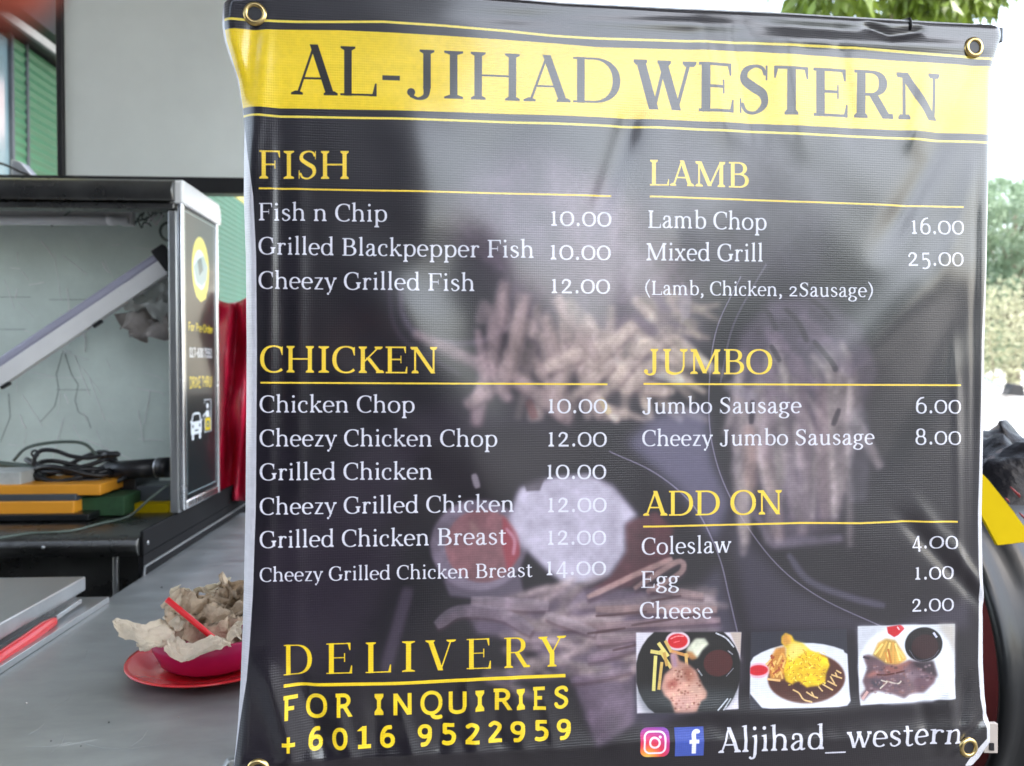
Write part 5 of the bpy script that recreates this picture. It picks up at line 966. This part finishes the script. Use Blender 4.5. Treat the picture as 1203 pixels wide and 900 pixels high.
g = MB(); g.prism([yp(1163.5,873.5,.988), yp(1168,873.5,.988), yp(1168,882,.988), yp(1163.5,882,.988)], (0,.003,0)); g.build('hole', M['blackplastic'], tb2)
# ------------------------------------------------------------------ white car
car = thing('parked_car', 'white hatchback parked side-on in the bright open behind the banner', 'car', (5.4, 8.0, 0))
def car_x(px): return at(px, 466, Y=8.0).x
x0 = car_x(1190); 
def loft(secs, name, mt, bevel=.0, smooth=True, sub=0):
    g = MB(); n = len(secs[0]); 
    for s_ in secs: g.v += [tuple(p) for p in s_]
    m_ = len(secs)
    for j in range(m_-1):
        for i in range(n): g.f.append((j*n+i, j*n+(i+1)%n, (j+1)*n+(i+1)%n, (j+1)*n+i))
    g.f += [tuple(range(n)), tuple(reversed(range((m_-1)*n, m_*n)))]
    return g.build(name, mt, car, smooth=smooth, sub=sub, bevel=bevel)
bodyp = [(-2.85,.42),(-2.90,.70),(-2.84,.95),(-2.6,1.02),(-1.6,1.05),(.0,1.04),(.55,.98),(1.0,.86),(1.10,.62),(1.06,.40),(.75,.30),(.72,.45),(.55,.60),(.38,.63),(.20,.58),(.06,.42),(.02,.26),(-1.60,.26),(-1.64,.44),(-1.80,.60),(-1.98,.63),(-2.16,.58),(-2.30,.44),(-2.34,.30)]
cabp = [(-2.70,1.00),(-2.45,1.30),(-2.1,1.46),(-1.4,1.50),(-.75,1.44),(.02,1.03)]
ym = 8.85
loft([[(x0+x, ym+s*w_, z+dz) for x, z in bodyp] for s, w_, dz in ((-1,.80,-.0),(-1,.85,.0),(1,.85,.0),(1,.80,0))], 'body', M['carpaint'], bevel=.03)
loft([[(x0+x*(1 if abs(w_)>.7 else 1), ym+w_*(1-.16*(z-1)/.5), z) for x, z in cabp] for w_ in (-.80,.80)], 'cabin', M['carpaint'], bevel=.04)
for sgn in (-1, 1):
    for wp in ([(-2.40,1.06),(-2.25,1.28),(-1.98,1.38),(-1.55,1.41),(-1.55,1.06)],[(-1.45,1.06),(-1.45,1.415),(-1.0,1.40),(-.75,1.36),(-.18,1.06)]):
        g = MB(); g.prism([(x0+x, ym + sgn*(.805 - .256*(z-1)), z) for x, z in wp], (0, sgn*.008, 0)); g.build('side_window', M['glass'], car)
g = MB(); g.prism([(x0-.70,ym-.60,1.43),(x0-.70,ym+.60,1.43),(x0-.02,ym+.68,1.065),(x0-.02,ym-.68,1.065)], (.03,0,.03)); g.build('windscreen', M['glass'], car)
for wx in (-1.98, .38):
    for sgn in (-1, 1):
        g = MB(); yy = ym + sgn*.77; g.lathe([(.19,-.09),(.29,-.10),(.31,-.06),(.31,.06),(.29,.10),(.19,.09)], 36, (x0+wx, yy, .31), 'y'); wo_ = g.build('wheel', M['rubber'], car, smooth=True)
        g = MB(); g.lathe([(.0001,-.07),(.05,-.085),(.19,-.08),(.195,.08),(.05,.085),(.0001,.07)], 24, (x0+wx, yy, .31), 'y'); g.build('rim', M['alloy'], wo_, smooth=True); 
g = MB(); g.prism([(x0-.12,ym-.96,1.02),(x0+.06,ym-.96,1.00),(x0+.04,ym-.96,1.12),(x0-.08,ym-.96,1.14)], (0,.13,0)); g.build('door_mirror', M['blackplastic'], car, bevel=.01)
for hx in (-1.35, -.35): g = MB(); g.box(x0+hx-.09, x0+hx+.09, ym-.875, ym-.852, .88, .905); g.build('door_handle', M['alloy'], car, bevel=.005)
g = MB(); g.box(x0+.92, x0+1.06, ym-.80, ym-.45, .66, .80); g.build('headlight', M['tube'], car, bevel=.02)
g = MB(); g.box(x0-1.62, x0+.05, ym-.858, ym-.851, .34, .37); g.build('sill_trim', M['blackplastic'], car)
# ------------------------------------------------------------------ trees, bushes, far building
def leaves(name, n, fn, mt, lmin, lmax, parent, seed, drop=.3):
    r5 = np.random.default_rng(seed); C = np.array([fn(r5) for _ in range(n)]); L = r5.uniform(lmin, lmax, n); W = L * r5.uniform(.22, .38, n)
    D = r5.normal(size=(n,3)); D[:,2] -= drop*2; D /= np.linalg.norm(D, axis=1)[:,None]; U = np.cross(D, r5.normal(size=(n,3))); U /= np.linalg.norm(U, axis=1)[:,None]; N_ = np.cross(D, U)
    L_, W_ = L[:,None], W[:,None]
    V = np.stack([C, C + D*L_*.45 + U*W_/2 + N_*L_*.06, C + D*L_, C + D*L_*.45 - U*W_/2 + N_*L_*.06], 1).reshape(-1,3)
    me = bpy.data.meshes.new(name); me.vertices.add(4*n); me.vertices.foreach_set('co', V.astype(np.float32).ravel()); me.loops.add(4*n); me.loops.foreach_set('vertex_index', np.arange(4*n, dtype=np.int32))
    me.polygons.add(n); me.polygons.foreach_set('loop_start', np.arange(0,4*n,4, dtype=np.int32)); me.polygons.foreach_set('loop_total', np.full(n,4,np.int32)); me.update(); me.validate()
    me.materials.append(mt); o = bpy.data.objects.new(name, me); COL.objects.link(o)
    if parent: o.parent = parent; o.matrix_parent_inverse = Matrix.Translation(parent.location).inverted()
    return o
def clumps(cs, rs):
    def f(r):
        k = r.integers(len(cs)); v = r.normal(size=3); v /= np.linalg.norm(v); return np.array(cs[k]) + v * rs[k] * r.uniform(.55,1.0)
    return f
def tree(lab, x, y, h, seed, cs_n, spread, mt, lf, n, tr_r=.06, crown0=.5, flat=.8):
    r6 = random.Random(seed); t_ = thing('tree', lab, 'tree', (x, y, 0)); g = MB()
    g.tube([(x,y,0),(x+.03,y,h*.3),(x-.02,y+.04,h*.6),(x+.02,y,h*.95)], [tr_r*1.2,tr_r,tr_r*.75,tr_r*.3], 12); g.build('trunk', M['bark'], t_, smooth=True)
    cs = []; rs = []; 
    for k in range(cs_n):
        a = r6.uniform(0,6.28); rr = spread*r6.uniform(.25,1); z = h*(crown0 + (1-crown0)*r6.random()); c = (x+rr*math.cos(a), y+rr*math.sin(a), z); cs.append(c); rs.append(spread*r6.uniform(.22,.42))
        b0 = (x, y, h*r6.uniform(crown0*.8, .8)); m_ = tuple((b0[i]+c[i])/2 + (0,0,.1)[i] for i in range(3)); g = MB(); g.tube([b0, m_, c], [tr_r*.4, tr_r*.25, tr_r*.08], 6); g.build('limb', M['bark'], t_, smooth=True)
    cr = leaves('crown', n, clumps(cs, rs), mt, lf*.6, lf*1.3, t_, seed); return t_
pt = at(1058, 10, Y=5.2)
t1 = thing('tree', 'slender grey trunked tree with drooping light green leaves over the top of the banner', 'tree', (pt.x, 5.2, 0)); g = MB(); x, y = pt.x, 5.2
g.tube([(x,y,0),(x+.02,y,1.5),(x-.0,y,3.0),(x+.0,y,pt.z),(x+.02,y,6.4)], [.10,.085,.07,.062,.03], 14); g.build('trunk', M['bark'], t1, smooth=True)
cs, rs = [], []; r7 = random.Random(5)
for px_, py_, r_, Yv in ((985,-18,.26,5.0),(955,-14,.16,5.3),(1095,-18,.27,5.0),(1130,-12,.20,5.2),(1160,-22,.16,5.4),(1040,-60,.5,5.3),(1110,-70,.5,5.5),(960,-80,.5,5.6),(1075,-22,.14,4.9),(1010,-130,.6,5.3),(1150,-110,.45,5.5)):
    c = at(px_, py_, Y=Yv); cs.append(tuple(c)); rs.append(r_); g = MB(); b0 = (x, y, c.z + r7.uniform(.1,.5)); g.tube([b0, ((b0[0]+c.x)/2, (b0[1]+c.y)/2, c.z+.5), tuple(c)], [.02,.012,.004], 6); g.build('limb', M['bark'], t1, smooth=True)
leaves('crown', 2600, clumps(cs, rs), M['leaf'], .10, .20, t1, 3, drop=1.0)
tree('dense dark green tree beyond the road at the right edge', 12.5, 17.5, 5.2, 8, 26, 1.9, M['leaf2'], .16, 22000, .14, .25)
tree('smaller pale green tree to the right of the dense tree beyond the road', 14.8, 19.5, 5.6, 9, 24, 2.0, M['leaf2'], .16, 18000, .14, .3)
tree('tree hidden mostly behind the banner beyond the road', 8.2, 18.5, 5.0, 10, 24, 2.2, M['leaf2'], .30, 7000, .14, .3)
r8 = np.random.default_rng(4)
hg = thing('hedge', 'hedge of twiggy bushes behind the white car, haze put into its pale colour', 'hedge', (11, 14.5, 0))
leaves('foliage', 42000, lambda r: np.array([r.uniform(4,18), 14.5 + r.uniform(-.8,.8), 2.75*r.random()**.7 + .25*math.sin(r.uniform(0,6))]), M['leaf3'], .06, .13, hg, 12, drop=.1)
g = MB()
for k in range(60): xx = 4 + 14*r8.random(); yy = 14.5 + .7*(r8.random()-.5); g.tube([(xx,yy,0),(xx+.2*(r8.random()-.5),yy,1.2),(xx+.6*(r8.random()-.5),yy,2.3)], [.03,.02,.008], 5)
g.build('stems', M['bark'], hg)
hb = thing('far_building', 'long building with a pale pink roof rising above the banner top edge', 'building', (4, 17, 0))
zr = at(800, 9, Y=15).z
g = MB(); g.box(1.2, 5.75, 15.6, 22, 0, 5.6); g.build('wall', M['render'], hb)
g = MB(); g.prism([(1.0,15,5.5),(5.95,15,5.5),(5.95,18.8,8.6),(1.0,18.8,8.6)], (0,.1,-.18)); g.build('roof', M['pink'], hb)
g = MB(); g.prism([(1.0,22.6,5.5),(5.95,22.6,5.5),(5.95,18.8,8.6),(1.0,18.8,8.6)], (0,-.1,-.18)); g.build('roof', M['pink'], hb)
for k in range(3): g = MB(); g.box(1.7+k*1.4, 2.5+k*1.4, 15.56, 15.597, 3.2, 4.4); w1 = g.build('window', M['glass'], hb); g = MB(); g.box(1.6+k*1.4, 2.6+k*1.4, 15.50, 15.598, 3.08, 3.18); g.build('sill', M['render'], w1)
# ------------------------------------------------------------------ unseen things added behind the viewer to shape the banner reflections
sb_ = thing('added_dark_block', 'unseen dark block added behind the viewer to darken the banner reflections', 'building', (-3, -5, 0))  # added dark mass, keeps the left of the banner free of sheen
g = MB(); g.box(-9, .50, -7, -2.3, 0, 3.7); g.build('wall', M['darkwall'], sb_)
g = MB(); g.box(-9, 30, -22, -20, 0, 3.0); tag(g.build('added_far_wall', M['darkwall']), 'unseen low dark wall added far behind the viewer to bound the banner sheen', 'wall')  # added wall, its height sets where the banner sheen ends
for px_, py_ in ((1.2,-.5),(-3.1,-.45)):  # dark posts added to give the banner sheen some shape
    g = MB(); g.box(px_-.02,px_+.02,py_-.02,py_+.02,.009,2.86); tag(g.build('added_post', M['black_frame'], bevel=.004), {(1.2,-.5):'unseen black post added to the right behind the viewer to break up the banner sheen',(-3.1,-.45):'unseen black post added far left behind the viewer'}[(px_,py_)], 'post', 'added posts under the canopy')
tree('unseen tree added behind the viewer to the right to break up the banner sheen', 10.0, -14.0, 4.6, 31, 20, 2.2, M['leaf2'], .35, 3500, .15, .3)  # added tree, breaks up the sky that the banner reflects
# ------------------------------------------------------------------ fingertip at the top left of the lens
hd = thing('person', 'blurred reddish fingertip of the photographer intruding at the top left corner', 'person', (-.1,.02,1.5))
def skin(name, chains, parent, mt, sub=2):
    me = bpy.data.meshes.new(name); bm = bmesh.new(); sk = bm.verts.layers.skin.verify(); first = None; keys = {}
    for ch in chains:
        pv = None
        for p, r in ch:
            k = tuple(round(c, 4) for c in p)
            if k not in keys: v = bm.verts.new(p); v[sk].radius = (r, r); keys[k] = v
            v = keys[k]
            if first is None: first = v; v[sk].use_root = True
            if pv is not None and pv != v: bm.edges.new((pv, v))
            pv = v
    bm.to_mesh(me); bm.free(); o = bpy.data.objects.new(name, me); COL.objects.link(o); me.materials.append(mt)
    m = o.modifiers.new('k', 'SKIN'); m.use_smooth_shade = True; m2 = o.modifiers.new('u', 'SUBSURF'); m2.levels = m2.render_levels = sub
    if parent: o.parent = parent; o.matrix_parent_inverse = Matrix.Translation(parent.location).inverted()
    return o
tip = at(66, -54, Y=.085); d0 = at(-75, -60, Y=.080)
F = Vector
wr = F((-.19, .03, 1.37)); pm = F((-.135, .045, 1.395))
ch = [[(tuple(pm), .022), (tuple(wr), .024), (tuple(wr + F((-.07,-.05,-.05))), .026), (tuple(wr + F((-.16,-.14,-.14))), .032)],
      [(tuple(pm), .022), (tuple(F((-.105,.062,1.392))), .0105), (tuple(F((-.078,.078,1.381))), .0088), (tuple(d0), .0083), (tuple((d0+tip)/2), .0080), (tuple(tip + F((-.004,0,0))), .0066), (tuple(tip), .0048)]]
for k in range(3):
    b0 = F((-.115, .030-.02*k, 1.380-.004*k)); ch.append([(tuple(pm), .022), (tuple(b0), .0100), (tuple(b0 + F((.025,.012,-.016))), .0088), (tuple(b0 + F((.022,.016,-.042))), .0082), (tuple(b0 + F((.004,.014,-.052))), .0070)])
ch.append([(tuple(pm), .022), (tuple(F((-.135,.075,1.372))), .0115), (tuple(F((-.110,.092,1.350))), .0095), (tuple(F((-.090,.100,1.332))), .0075)])
skin('hand', ch, hd, M['skin'])
